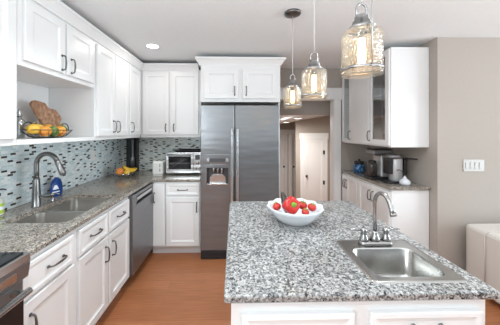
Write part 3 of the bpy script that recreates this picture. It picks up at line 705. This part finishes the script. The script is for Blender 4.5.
# ------------------------------------------------------------------ niche: basket with squashes, carved board, vase
ZN = 1.4325
bm = B()
SC = [(1.848, 1.690), (1.870, 1.712), (1.895, 1.722), (1.945, 1.718), (1.991, 1.712), (2.010, 1.69), (2.025, 1.672), (2.098, 1.668), (2.14, 1.628), (2.165, 1.595), (2.135, 1.555), (2.105, 1.50), (2.085, 1.4335), (2.030, 1.4335), (1.974, 1.49), (1.950, 1.53), (1.926, 1.566), (1.885, 1.615), (1.868, 1.655)]
prism(bm, [((y - 2.0) * 0.97, (z - ZN) * 0.98) for y, z in SC], lambda u, v, w: (w - v * 0.10, u, v), 0.0, 0.018, 0.003)
o = obj('cutting_board', bm, CORK); o.location = (-1.492, 1.935, ZN); tag(o, 'brown speckled wooden board cut in an irregular shape leaning in the niche', 'cutting board')
bx_, by_ = -1.36, 1.772
t = thing('wire_basket', 'black wire fruit basket with curled ends standing in the open niche', 'basket', (bx_, by_, ZN))
bm = B()
def ell(a, b, z, n=36): return [V((a * math.cos(2 * PI * i / n), b * math.sin(2 * PI * i / n), z)) for i in range(n)]
tube(bm, ell(0.055, 0.12, 0.004), 0.0025, 6, closed=True); tube(bm, ell(0.095, 0.165, 0.030), 0.0022, 6, closed=True); tube(bm, ell(0.115, 0.195, 0.058), 0.003, 6, closed=True)
for i in range(20):
    a = 2 * PI * i / 20
    tube(bm, [V((math.cos(a) * p, math.sin(a) * q_, z)) for p, q_, z in ((0.055, 0.11, 0.004), (0.08, 0.145, 0.016), (0.10, 0.175, 0.038), (0.115, 0.195, 0.058))], 0.0016, 5)
obj('bowl_frame', bm, BLACK, t)
for s in (-1, 1):
    bm = B(); tube(bm, [(0, s * 0.195, 0.058)] + [tuple(p) for p in arc((0, s * 0.17, 0.070), 0.04, -10, 175, 14, (0, s, 0))] , 0.0038, 8)
    obj('handle', bm, BLACK, t)
def squash(dx, dy, z, r, m, lab, M=None, sx=1.0, sy=1.0, sz=1.0, ribs=9):
    t = thing('squash', lab, 'squash', (bx_ + dx, by_ + dy, ZN + z), 0, 'small squashes in the wire basket')
    bm = B(); blob(bm, (0, 0, 0), r, sx, sy, sz, 36, None, lambda f, zz: 0.035 * math.cos(2 * PI * f * ribs)); o1 = obj('flesh', bm, m, t)
    bm = B(); tube(bm, [(0, 0, r * sz * 0.93), (0.003, 0, r * sz + 0.008), (0.008, 0.004, r * sz + 0.016)], [0.006, 0.004, 0.0045], 8); obj('stem', bm, mat('dry_stem', (0.30, 0.22, 0.10), 0.7), t)
squash(0.015, -0.150, 0.063, 0.0403, YEL, 'yellow squash at the left end of the wire basket', sy=1.15, sx=0.9, sz=0.85)
squash(0.045, -0.092, 0.049, 0.0426, ORG, 'orange squash in front, left of the green one', sy=1.10, sx=0.80, sz=0.85)
squash(0.045, -0.018, 0.047, 0.0426, GRN, 'dark green squash in the front middle of the wire basket', sy=0.92, sx=0.85, sz=0.95)
squash(0.040, 0.058, 0.050, 0.0426, ORG, 'orange squash in front, right of the green one', sy=0.98, sx=0.9, sz=0.92)
squash(0.000, 0.135, 0.063, 0.0381, GRN, 'green squash at the right end of the wire basket', sy=1.05, sx=0.9, sz=0.92)
squash(-0.036, -0.055, 0.065, 0.0426, YEL, 'yellow squash on top in the middle, against the board', sy=1.15, sz=0.85)
squash(-0.040, 0.045, 0.066, 0.0414, ORG, 'orange squash on top at the back right', sy=1.1, sz=0.9)
t = thing('vase', 'silvery glass vase with narrow neck at the left end of the niche', 'vase', (-1.565, 1.765, ZN))
bm = B(); lathe(bm, [(0, 0.0005), (0.030, 0.0005), (0.033, 0.01), (0.030, 0.06), (0.036, 0.10), (0.034, 0.125), (0.018, 0.145), (0.014, 0.155)], n=24); obj('body', bm, mat('mercury_glass', (0.50, 0.52, 0.52), 0.15, 0.85), t)
bm = B(); lathe(bm, [(0.016, 0.1555), (0.020, 0.165), (0.014, 0.178), (0.010, 0.20), (0.004, 0.212), (0, 0.213)], n=18); obj('stopper', bm, mat('mercury_top', (0.45, 0.46, 0.45), 0.2, 0.85), t)

# ------------------------------------------------------------------ back counter: fruit bowl, corner appliance, toaster, toaster oven
t = thing('fruit_bowl', 'clear glass fruit bowl on the counter in the back left corner', 'bowl', (-1.365, 2.99, 0.914))
bm = B(); lathe(bm, [(0, 0.0005), (0.055, 0.0005), (0.062, 0.006), (0.095, 0.022), (0.122, 0.055), (0.119, 0.056), (0.092, 0.026), (0.06, 0.010), (0, 0.008)], n=36); obj('bowl_body', bm, thin_glass('bowl_glass', (0.90, 0.92, 0.92), 0.4), t)
def fruit(nm, lab, dx, dy, z, r, m, group=None, sx=1, sz=1):
    bm = B(); blob(bm, (0, 0, 0), r, sx, sx, sz, 24); o = obj(nm, bm, m); o.location = (-1.365 + dx, 2.99 + dy, 0.914 + z); tag(o, lab, 'fruit', group)
fruit('orange', 'large orange fruit at the front of the glass bowl', -0.042, -0.030, 0.070, 0.050, PEACH)
fruit('apple', 'reddish yellow apple behind the orange in the glass bowl', -0.010, 0.062, 0.072, 0.042, stripes('apple_skin', (0.62, 0.16, 0.04), (0.72, 0.42, 0.08)), sz=0.92)
fruit('pear', 'yellow pear shaped fruit low at the front right of the glass bowl', 0.048, -0.045, 0.060, 0.038, YEL, sz=0.95)
bpro = None
for i, (dx, dy, dz, a, ln) in enumerate(((0.055, 0.015, 0.068, -25, 1.0), (0.030, 0.050, 0.082, -50, 1.0))):
    if bpro is None:
        bm = B(); p_ = [V((0.085 * math.cos(R(200 + 140 * k / 10)), 0, 0.085 * math.sin(R(200 + 140 * k / 10)) + 0.085)) for k in range(11)]
        tube(bm, p_, [0.004, 0.011, 0.016, 0.018, 0.019, 0.019, 0.019, 0.018, 0.015, 0.008, 0.005], 10); bpro = obj('banana', bm, BANANA); o = bpro
    else: o = bpro.copy(); COL.objects.link(o)
    o.location = (-1.365 + dx, 2.99 + dy, 0.914 + dz + 0.006); o.rotation_euler = (R(a), R(18), R(30))
    tag(o, ('yellow banana at the right side of the glass fruit bowl', 'yellow banana standing up behind the other in the glass fruit bowl')[i], 'fruit', 'bananas in the glass bowl')
t = thing('wine_opener', 'tall black appliance with silver column standing in the back counter corner', 'appliance', (-1.44, 3.36, 0.914))
bm = B(); box(bm, -0.085, 0.065, 0.03, 0.11, 0.0005, 0.475, 0.006); box(bm, -0.085, 0.065, -0.06, 0.0295, 0.0005, 0.03, 0.006); obj('housing', bm, BLACK, t)
bm = B(); lathe(bm, [(0.026, 0.0305), (0.026, 0.20), (0.018, 0.22), (0.014, 0.25), (0.014, 0.42), (0.02, 0.43), (0.02, 0.46), (0, 0.461)], (0.02, 0.0, 0), 18); obj('column', bm, STEEL, t, 'silver column')
t = thing('toaster', 'small white toaster on the back counter left of the toaster oven', 'toaster', (-0.985, 3.14, 0.914))
bm = B(); box(bm, -0.068, 0.068, -0.07, 0.19, 0.008, 0.185, 0.022, 4); box(bm, -0.06, 0.06, -0.06, 0.18, 0.0005, 0.010); obj('body', bm, WPLAST, t)
bm = B(); box(bm, 0.018, 0.048, -0.085, -0.069, 0.09, 0.108, 0.004); obj('lever', bm, WPLAST, t)
bm = B(); box(bm, 0.028, 0.036, -0.0715, -0.0702, 0.05, 0.15); obj('lever_slot', bm, GASKET, t, 'grey lever slot')
bm = B(); box(bm, -0.04, -0.018, -0.03, 0.15, 0.1846, 0.1860); box(bm, 0.018, 0.04, -0.03, 0.15, 0.1846, 0.1860); obj('bread_slots', bm, GASKET, t)
t = thing('toaster_oven', 'silver toaster oven on the back counter beside the fridge', 'toaster oven', (-0.655, 3.11, 0.914))
bm = B(); box(bm, -0.232, 0.232, 0.012, 0.34, 0.018, 0.295, 0.008)
for x in (-0.2, 0.2):
    for y in (0.04, 0.31): lathe(bm, [(0.014, 0.0005), (0.014, 0.018)], (x, y, 0), 10)
obj('body', bm, STEEL_L, t)
bm = B()
for qd in ((-0.228, 0.120, 0.035, 0.075), (-0.228, 0.120, 0.242, 0.285), (-0.228, -0.198, 0.075, 0.242), (0.092, 0.120, 0.075, 0.242)): box(bm, qd[0], qd[1], -0.008, 0.0115, qd[2], qd[3], 0.002)
d = obj('door', bm, STEEL_L, t)
bm = B(); box(bm, -0.1985, 0.0925, 0.0, 0.006, 0.0745, 0.2425); pn = obj('door_glass', bm, GLASSBLK, d, 'dark glass')
bm = B(); box(bm, -0.19, 0.085, -0.0012, -0.0002, 0.145, 0.149); box(bm, -0.19, 0.085, -0.0012, -0.0002, 0.155, 0.158); obj('rack', bm, STEEL, pn)
bm = B(); tube(bm, [(-0.21, -0.032, 0.262), (0.102, -0.032, 0.262)], 0.007, 10)
for x in (-0.19, 0.082): tube(bm, [(x, -0.032, 0.262), (x, -0.008, 0.262)], 0.005, 8)
obj('handle', bm, STEEL, d)
bm = B(); box(bm, 0.124, 0.230, -0.008, 0.0115, 0.035, 0.285, 0.002); cpn = obj('control_panel', bm, STEEL_L, t)
bm = B(); box(bm, 0.148, 0.206, -0.0105, -0.0082, 0.20, 0.262, 0.001); obj('display', bm, GASKET, cpn, 'dark display')
for i, (x, z, r) in enumerate(((0.178, 0.155, 0.018), (0.155, 0.085, 0.014), (0.2, 0.085, 0.014))):
    bm = B(); lathe(bm, [(r, 0), (r, 0.012), (r * 0.8, 0.018), (0, 0.018)], (x, -0.0082, z), 16, Matrix.Rotation(R(90), 4, 'X')); obj('knob', bm, NICKEL, cpn)
t = thing('baking_tray', 'black baking tray lying on top of the toaster oven', 'tray', (-0.61, 3.27, 0.914 + 0.2955))
bm = B(); loft(bm, [rrect(-0.16, 0.16, -0.11, 0.11, 0.02, 0.0004), rrect(-0.19, 0.19, -0.14, 0.14, 0.03, 0.022), rrect(-0.2, 0.2, -0.15, 0.15, 0.03, 0.022), rrect(-0.2, 0.2, -0.15, 0.15, 0.03, 0.025), rrect(-0.188, 0.188, -0.138, 0.138, 0.03, 0.025), rrect(-0.16, 0.16, -0.11, 0.11, 0.02, 0.003)], True, True); obj('pan', bm, BLACK, t)
for s in (-1, 1):
    bm = B(); tube(bm, [(s * 0.198, -0.05, 0.024), (s * 0.225, -0.04, 0.03), (s * 0.225, 0.04, 0.03), (s * 0.198, 0.05, 0.024)], 0.004, 8); obj('handle', bm, BLACK, t)

# ------------------------------------------------------------------ bowl of peppers and tomatoes on the island
BX, BY, BZ = 0.381, 1.495, 0.914
t = thing('salad_bowl', 'white scalloped bowl of red peppers on the granite island', 'bowl', (BX, BY, BZ))
sc_ = lambda f, z: (0.030 * math.cos(2 * PI * f * 12)) * max(0, (z - 0.02) / 0.09)
zz = lambda f: 0
bm = B(); lathe(bm, [(0, 0.0005), (0.085, 0.0005), (0.094, 0.006), (0.120, 0.026), (0.146, 0.055), (0.160, 0.079), (0.173, 0.097), (0.169, 0.100), (0.156, 0.082), (0.141, 0.058), (0.114, 0.031), (0.08, 0.012), (0, 0.010)], n=96, wave=sc_)
for v in bm.verts:
    if v.co.z > 0.078:
        a = math.atan2(v.co.y, v.co.x); v.co.z += 0.003 * math.cos(12 * a) * (v.co.z - 0.078) / 0.022
obj('bowl_body', bm, PORC, t)
def pepper(lab, dx, dy, dz, rx, rz, s=1.0):
    t = thing('bell_pepper', lab, 'pepper', (BX + dx, BY + dy, BZ + dz), 0, 'red peppers in the white bowl'); t.rotation_euler = (R(rx), 0, R(rz))
    bm = B(); lathe(bm, [(0, -0.052 * s), (0.016 * s, -0.060 * s), (0.030 * s, -0.055 * s), (0.041 * s, -0.030 * s), (0.047 * s, 0.0), (0.050 * s, 0.025 * s), (0.045 * s, 0.042 * s), (0.030 * s, 0.050 * s), (0.014 * s, 0.044 * s), (0, 0.042 * s)], n=40, wave=lambda f, z: 0.075 * math.cos(2 * PI * f * 4)); obj('flesh', bm, RED, t)
    bm = B(); lathe(bm, [(0, 0.0425 * s), (0.017 * s, 0.0455 * s), (0.013 * s, 0.049 * s), (0.006 * s, 0.052 * s), (0.005 * s, 0.066 * s), (0.007 * s, 0.074 * s), (0, 0.075 * s)], n=14); obj('stem', bm, GREEN, t)
pepper('large red bell pepper with green stem facing forward in the white bowl', -0.036, -0.035, 0.110, 68, 14, 1.0)
tpro = None
for lab, dx, dy, dz, r in (('red tomato at the left of the white bowl', -0.114, -0.005, 0.094, 0.027), ('red tomato just right of the big pepper, behind another', 0.052, 0.004, 0.098, 0.029), ('red tomato at the right end of the white bowl', 0.103, -0.022, 0.094, 0.027), ('small red tomato at the front right below the big pepper', 0.048, -0.068, 0.080, 0.023)):
    if tpro is None:
        t = thing('tomato', lab, 'tomato'); bm = B(); blob(bm, (0, 0, 0), 0.027, 1, 1, 0.86, 24, None, lambda f, z: 0.02 * math.cos(2 * PI * f * 5)); obj('flesh', bm, TOMATO, t)
        bm = B()
        for k in range(5):
            a = 2 * PI * k / 5; tube(bm, [(0, 0, 0.0225), (0.009 * math.cos(a), 0.009 * math.sin(a), 0.0245), (0.017 * math.cos(a), 0.017 * math.sin(a), 0.0225)], [0.003, 0.0022, 0.0008], 6)
        tube(bm, [(0, 0, 0.022), (0, 0.001, 0.030), (0.002, 0.002, 0.036)], 0.0018, 6); obj('stem', bm, GREEN, t); tpro = t
    else: t = copy_tree(tpro)
    t.location = (BX + dx, BY + dy, BZ + dz); t.scale = (r / 0.027,) * 3; t.rotation_euler = (R(18 if dx > 0 else -12), R(dx * 120), 0)
    tag(t, lab, 'tomato', 'tomatoes in the white bowl')
t = thing('eggplant', 'dark pointed eggplant standing up behind the big red pepper', 'eggplant', (BX - 0.042, BY + 0.062, BZ + 0.085)); t.rotation_euler = (R(-8), R(-16), 0)
bm = B(); lathe(bm, [(0, -0.055), (0.018, -0.050), (0.028, -0.02), (0.026, 0.02), (0.016, 0.06), (0.010, 0.080), (0, 0.088)], n=22); obj('flesh', bm, AUB, t)

# ------------------------------------------------------------------ coffee station on the right counter
t = thing('coffee_maker', 'steel drip coffee maker with glass carafe on the right counter', 'coffee maker', (1.71, 2.80, 0.914))
bm = B(); box(bm, -0.12, 0.13, -0.085, 0.085, 0.0005, 0.035, 0.006); obj('base', bm, BLACK, t)
bm = B(); box(bm, -0.012, 0.13, -0.085, 0.085, 0.0355, 0.289, 0.018, 3); obj('tank', bm, SATIN, t)
bm = B(); box(bm, -0.105, 0.13, -0.085, 0.085, 0.29, 0.352, 0.018, 3); hd = obj('head', bm, STEEL, t)
bm = B(); box(bm, -0.10, 0.12, -0.075, 0.075, 0.3525, 0.366, 0.005); obj('lid', bm, BLACK, hd, 'black lid')
bm = B(); lathe(bm, [(0, 0.0365), (0.040, 0.0365), (0.050, 0.05), (0.053, 0.11), (0.048, 0.17), (0.042, 0.20)], (-0.068, 0, 0), 24); ca = obj('carafe', bm, mat('coffee_glass', (0.05, 0.04, 0.035), 0.06), t, 'dark glass carafe')
bm = B(); tube(bm, [(-0.085, -0.035, 0.205), (-0.095, -0.080, 0.205), (-0.098, -0.088, 0.19), (-0.098, -0.088, 0.10), (-0.090, -0.045, 0.075)], [0.010, 0.011, 0.011, 0.011, 0.009], 8); lathe(bm, [(0.044, 0.2005), (0.044, 0.215), (0.03, 0.225), (0, 0.225)], (-0.068, 0, 0), 20); obj('handle', bm, BLACK, ca, 'black carafe handle and lid')
t = thing('pod_brewer', 'rounded silver single cup brewer with black lever, nearest of the coffee machines', 'coffee maker', (1.775, 2.605, 0.914))
bm = B(); lathe(bm, [(0.062, 0.0225), (0.066, 0.03), (0.066, 0.255), (0.062, 0.27), (0, 0.271)], (0.015, 0, 0), 32); obj('tank', bm, SATIN, t)
bm = B(); lathe(bm, [(0.074, 0.2715), (0.078, 0.28), (0.078, 0.298), (0.07, 0.312), (0, 0.316)], (-0.005, 0, 0), 32, sx=1.15); hd = obj('head', bm, STEEL, t)
bm = B(); box(bm, -0.115, 0.115, -0.068, 0.072, 0.0005, 0.022, 0.008); obj('base', bm, BLACK, t)
bm = B(); box(bm, -0.09, -0.045, -0.05, 0.06, 0.10, 0.2712, 0.008); obj('nozzle', bm, BLACK, t)
bm = B(); box(bm, 0.078, 0.108, -0.05, 0.06, 0.0225, 0.2712, 0.006); obj('back_housing', bm, BLACK, t)
bm = B(); tube(bm, [(0.085, -0.05, 0.270), (0.12, -0.075, 0.273), (0.185, -0.10, 0.270)], [0.009, 0.010, 0.008], 10); obj('lever', bm, BLACK, hd, 'black lever')
t = thing('cookie_jar', 'blue patterned jar with black lid at the far end of the coffee counter', 'jar', (1.735, 3.27, 0.914))
m = mat('blue_glaze', (0.06, 0.2, 0.45), 0.2); n, l, b = nt(m)
tc = n.new('ShaderNodeTexCoord'); vo = n.new('ShaderNodeTexVoronoi'); vo.inputs['Scale'].default_value = 38; l.new(tc.outputs['Object'], vo.inputs['Vector'])
rp = ramp(n, [(0.0, (0.45, 0.62, 0.75)), (0.35, (0.05, 0.22, 0.50)), (0.6, (0.02, 0.06, 0.14))], False); l.new(vo.outputs['Distance'], rp.inputs[0]); l.new(rp.outputs[0], b.inputs['Base Color'])
bm = B(); lathe(bm, [(0.055, 0.0005), (0.066, 0.006), (0.073, 0.04), (0.073, 0.075), (0.064, 0.105), (0.056, 0.115)], n=28); obj('body', bm, m, t)
bm = B(); lathe(bm, [(0.060, 0.1155), (0.062, 0.145), (0.058, 0.155), (0.02, 0.158), (0.013, 0.17), (0.016, 0.182), (0, 0.186)], n=24); obj('lid', bm, BLACK, t, 'black lid with knob')
t = thing('sugar_pot', 'small white round pot with black curved spoon at the near end of the coffee counter', 'pot', (1.80, 2.475, 0.914))
bm = B(); lathe(bm, [(0.034, 0.0005), (0.047, 0.010), (0.053, 0.030), (0.044, 0.052), (0.024, 0.066), (0.014, 0.074)], n=24); obj('body', bm, PORC, t)
bm = B(); lathe(bm, [(0.017, 0.0745), (0.015, 0.082), (0.007, 0.088), (0.008, 0.096), (0, 0.099)], n=18); obj('lid', bm, PORC, t)
bm = B(); tube(bm, [(0.0, 0.026, 0.066), (0.012, 0.03, 0.105), (0.0, 0.035, 0.14), (-0.03, 0.04, 0.155), (-0.055, 0.04, 0.15)], [0.0035, 0.004, 0.0045, 0.0045, 0.0055], 8); obj('spoon', bm, BLACK, t, 'black curved spoon')

# ------------------------------------------------------------------ wall plates
def plate(name, lab, cat, loc, rz, gangs, kind, m=WPLAST):
    t = thing(name, lab, cat, loc, rz); w = 0.036 + 0.046 * gangs - 0.010
    bm = B(); box(bm, -w / 2, w / 2, -0.006, -0.0006, -0.058, 0.058, 0.002); obj('cover_plate', bm, m, t)
    for i in range(gangs):
        x = (i - (gangs - 1) / 2) * 0.046
        bm = B()
        if kind == 'switch': box(bm, x - 0.016, x + 0.016, -0.0095, -0.0062, -0.033, 0.033, 0.002); obj('rocker', bm, m, t)
        else:
            for s in (-0.02, 0.02): lathe(bm, [(0.015, 0), (0.015, 0.002), (0, 0.0021)], (x, -0.0062, s), 14, Matrix.Rotation(R(90), 4, 'X'))
            for s in (-0.02, 0.02):
                box(bm, x - 0.007, x - 0.004, -0.0088, -0.0084, s - 0.004, s + 0.005); box(bm, x + 0.004, x + 0.007, -0.0088, -0.0084, s - 0.004, s + 0.005)
            obj('socket', bm, m, t)
plate('light_switch', 'white four gang light switch plate on the tan wall at right', 'light switch', (2.36, YC, 1.145), 0, 4, 'switch', SWITCHM)
plate('wall_outlet', 'white outlet plate on the left tiles past the sink', 'outlet', (XL + 0.008, 2.80, 1.20), 90, 1, 'outlet')
plate('wall_outlet', 'outlet plate on the tan wall above the coffee maker', 'outlet', (XR, 3.02, 1.25), -90, 1, 'outlet')

# ------------------------------------------------------------------ armchair at right
t = thing('armchair', 'cream linen armchair against the tan wall at the right edge', 'armchair', (2.80, 1.62, 0))
bm = B()
foot = [(-0.70, -0.50), (0.80, -0.50), (0.80, 0.62), (-0.57, 0.62), (-0.59, 0.60), (-0.597, 0.57)]
slab(bm, foot, [[(-0.40, -0.48), (0.62, -0.48), (0.62, 0.42), (-0.40, 0.42)]], 0.04, 0.605, 0.03)
fr = obj('frame', bm, LINEN, t)
bm = B(); tube(bm, [(-0.627, 0.40, 0.06), (-0.627, 0.40, 0.575), (-0.60, 0.40, 0.607), (-0.46, 0.40, 0.607)], 0.005, 8); obj('piping', bm, LINEN, fr)
bm = B(); box(bm, -0.395, 0.615, -0.47, 0.41, 0.08, 0.30); box(bm, -0.39, 0.61, -0.49, 0.40, 0.301, 0.47, 0.04, 3); obj('seat_cushion', bm, LINEN, t)
bm = B(); box(bm, -0.385, 0.60, 0.25, 0.415, 0.472, 0.66, 0.05, 3); obj('back_cushion', bm, LINEN, t)
for x in (-0.52, 0.72):
    for y in (-0.42, 0.52):
        bm = B(); lathe(bm, [(0.018, 0.0005), (0.026, 0.0395)], (x, y, 0), 12); obj('leg', bm, mat('dark_wood', (0.05, 0.025, 0.015), 0.4), t)

# ------------------------------------------------------------------ pendants and ceiling lights
def pendant(lab, zb=-0.748, tall=False):
    t = thing('pendant_light', lab, 'pendant light', (0, 0, ZC - 0.0005), 0, 'pendant lights over the island')
    bm = B(); lathe(bm, [(0, -0.026), (0.02, -0.026), (0.060, -0.018), (0.064, -0.010), (0.064, 0)], n=32); obj('canopy', bm, PEWTER, t)
    bm = B(); tube(bm, [(0, 0, -0.024), (0, 0, zb + 0.264)], 0.0028, 8); obj('cord', bm, mat('grey_cord', (0.5, 0.5, 0.49), 0.4), t)
    bm = B(); lathe(bm, [(0.0, zb + 0.222), (0.016, zb + 0.221), (0.024, zb + 0.214), (0.025, zb + 0.198), (0.032, zb + 0.195), (0.033, zb + 0.180), (0.044, zb + 0.177), (0.048, zb + 0.170), (0.047, zb + 0.164), (0.0, zb + 0.164)], n=28)
    # yoke over the cap
    tube(bm, [(-0.020, 0, zb + 0.212), (-0.021, 0, zb + 0.235)] + [tuple(p) for p in arc((0, 0, zb + 0.241), 0.021, 170, 10, 12)] + [(0.021, 0, zb + 0.235), (0.020, 0, zb + 0.212)], 0.0042, 8)
    cap = obj('cap', bm, NICKEL, t)
    bm = B(); pr = [(0.047, zb + 0.1638), (0.058, zb + 0.162), (0.0655, zb + 0.156), (0.0690, zb + 0.146), (0.0695, zb + 0.132), (0.0695, zb)]
    lathe(bm, pr + [(0.0665, zb), (0.0665, zb + 0.131), (0.066, zb + 0.144), (0.063, zb + 0.153), (0.056, zb + 0.1585), (0.047, zb + 0.160)], n=40, caps=False)
    obj('glass_shade', bm, SEEDED, t)
    bm = B(); lathe(bm, [(0.0702, zb + 0.014), (0.0735, zb + 0.014), (0.0735, zb + 0.024), (0.0702, zb + 0.024), (0.0702, zb + 0.014)], n=40)
    for a in (-104, 76):
        c, s = math.cos(R(a)), math.sin(R(a))
        tube(bm, [(0.044 * c, 0.044 * s, zb + 0.170), (0.066 * c, 0.066 * s, zb + 0.164), (0.0745 * c, 0.0745 * s, zb + 0.160), (0.0755 * c, 0.0755 * s, zb + 0.020)], 0.0024, 6)
        if tall and a < 0: tube(bm, [(0.0755 * c, 0.0755 * s, zb + 0.02), (0.0755 * c, 0.0755 * s, zb + 0.40)], 0.0024, 6)
        blob(bm, (0.079 * c, 0.079 * s, zb + 0.014), 0.005, n=10)
    obj('strap_ring', bm, NICKEL, t)
    bm = B(); lathe(bm, [(0.012, zb + 0.1635), (0.013, zb + 0.150), (0.0125, zb + 0.135)], n=16); sk = obj('socket', bm, PEWTER, t)
    bm = B(); lathe(bm, [(0.0115, zb + 0.1345), (0.012, zb + 0.12), (0.014, zb + 0.06), (0.011, zb + 0.043), (0, zb + 0.04)], n=18); obj('bulb', bm, BULB, sk, 'glowing tube bulb')
    ld = bpy.data.lights.new('bulb_light', 'POINT'); ld.energy = 0.3; ld.color = (1.0, 0.72, 0.42); ld.shadow_soft_size = 0.03
    lo = bpy.data.objects.new('bulb_light', ld); COL.objects.link(lo); lo.parent = t; lo.location = (0, 0, zb + 0.022)
    return t
P = pendant('glass jar pendant light hanging farthest back, with its dark ceiling canopy in view')
spots = [(0.455, 1.85), (0.448, 1.327), (0.468, 0.865)]
labs = [P['label'], 'middle glass jar pendant light between the near and far ones', 'largest, nearest glass jar pendant light at the top of the photo']
for i, (x, y) in enumerate(spots):
    o = P if i == 0 else copy_tree(P) if i == 1 else pendant(labs[2], -0.722, True)
    o.location = (x, y, ZC - 0.0005); o['label'] = labs[i]; o.rotation_euler = (0, 0, R((20, 0, 10)[i]))
def downlight(lab, loc, r, power, spread=110):
    t = thing('ceiling_light', lab, 'ceiling light', loc)
    bm = B(); lathe(bm, [(r, -0.001), (r * 1.18, -0.001), (r * 1.15, -0.006), (r, -0.004), (r, -0.001)], n=32); obj('trim_ring', bm, TRIMW, t)
    bm = B(); lathe(bm, [(0, -0.003), (r * 0.99, -0.003), (r * 0.99, -0.001), (0, -0.001)], n=32); obj('lens', bm, DISC, t)
    if not power: return t
    ld = bpy.data.lights.new('lamp_light', 'AREA'); ld.shape = 'DISK'; ld.size = r * 2; ld.spread = R(spread); ld.energy = power; ld.color = (1, 0.96, 0.91)
    lo = bpy.data.objects.new('lamp_light', ld); COL.objects.link(lo); lo.parent = t; lo.location = (0, 0, -0.008)
downlight('round recessed ceiling light above the left counter', (-0.889, 2.61, ZC), 0.06, 2.0, 180)
downlight('recessed light in the hall ceiling beyond the opening', (1.30, 4.85, 1.748), 0.075, 20, 180)
downlight('farther recessed light low in the hall ceiling near the fridge edge', (1.15, 5.3, 1.685), 0.07, 20, 180)
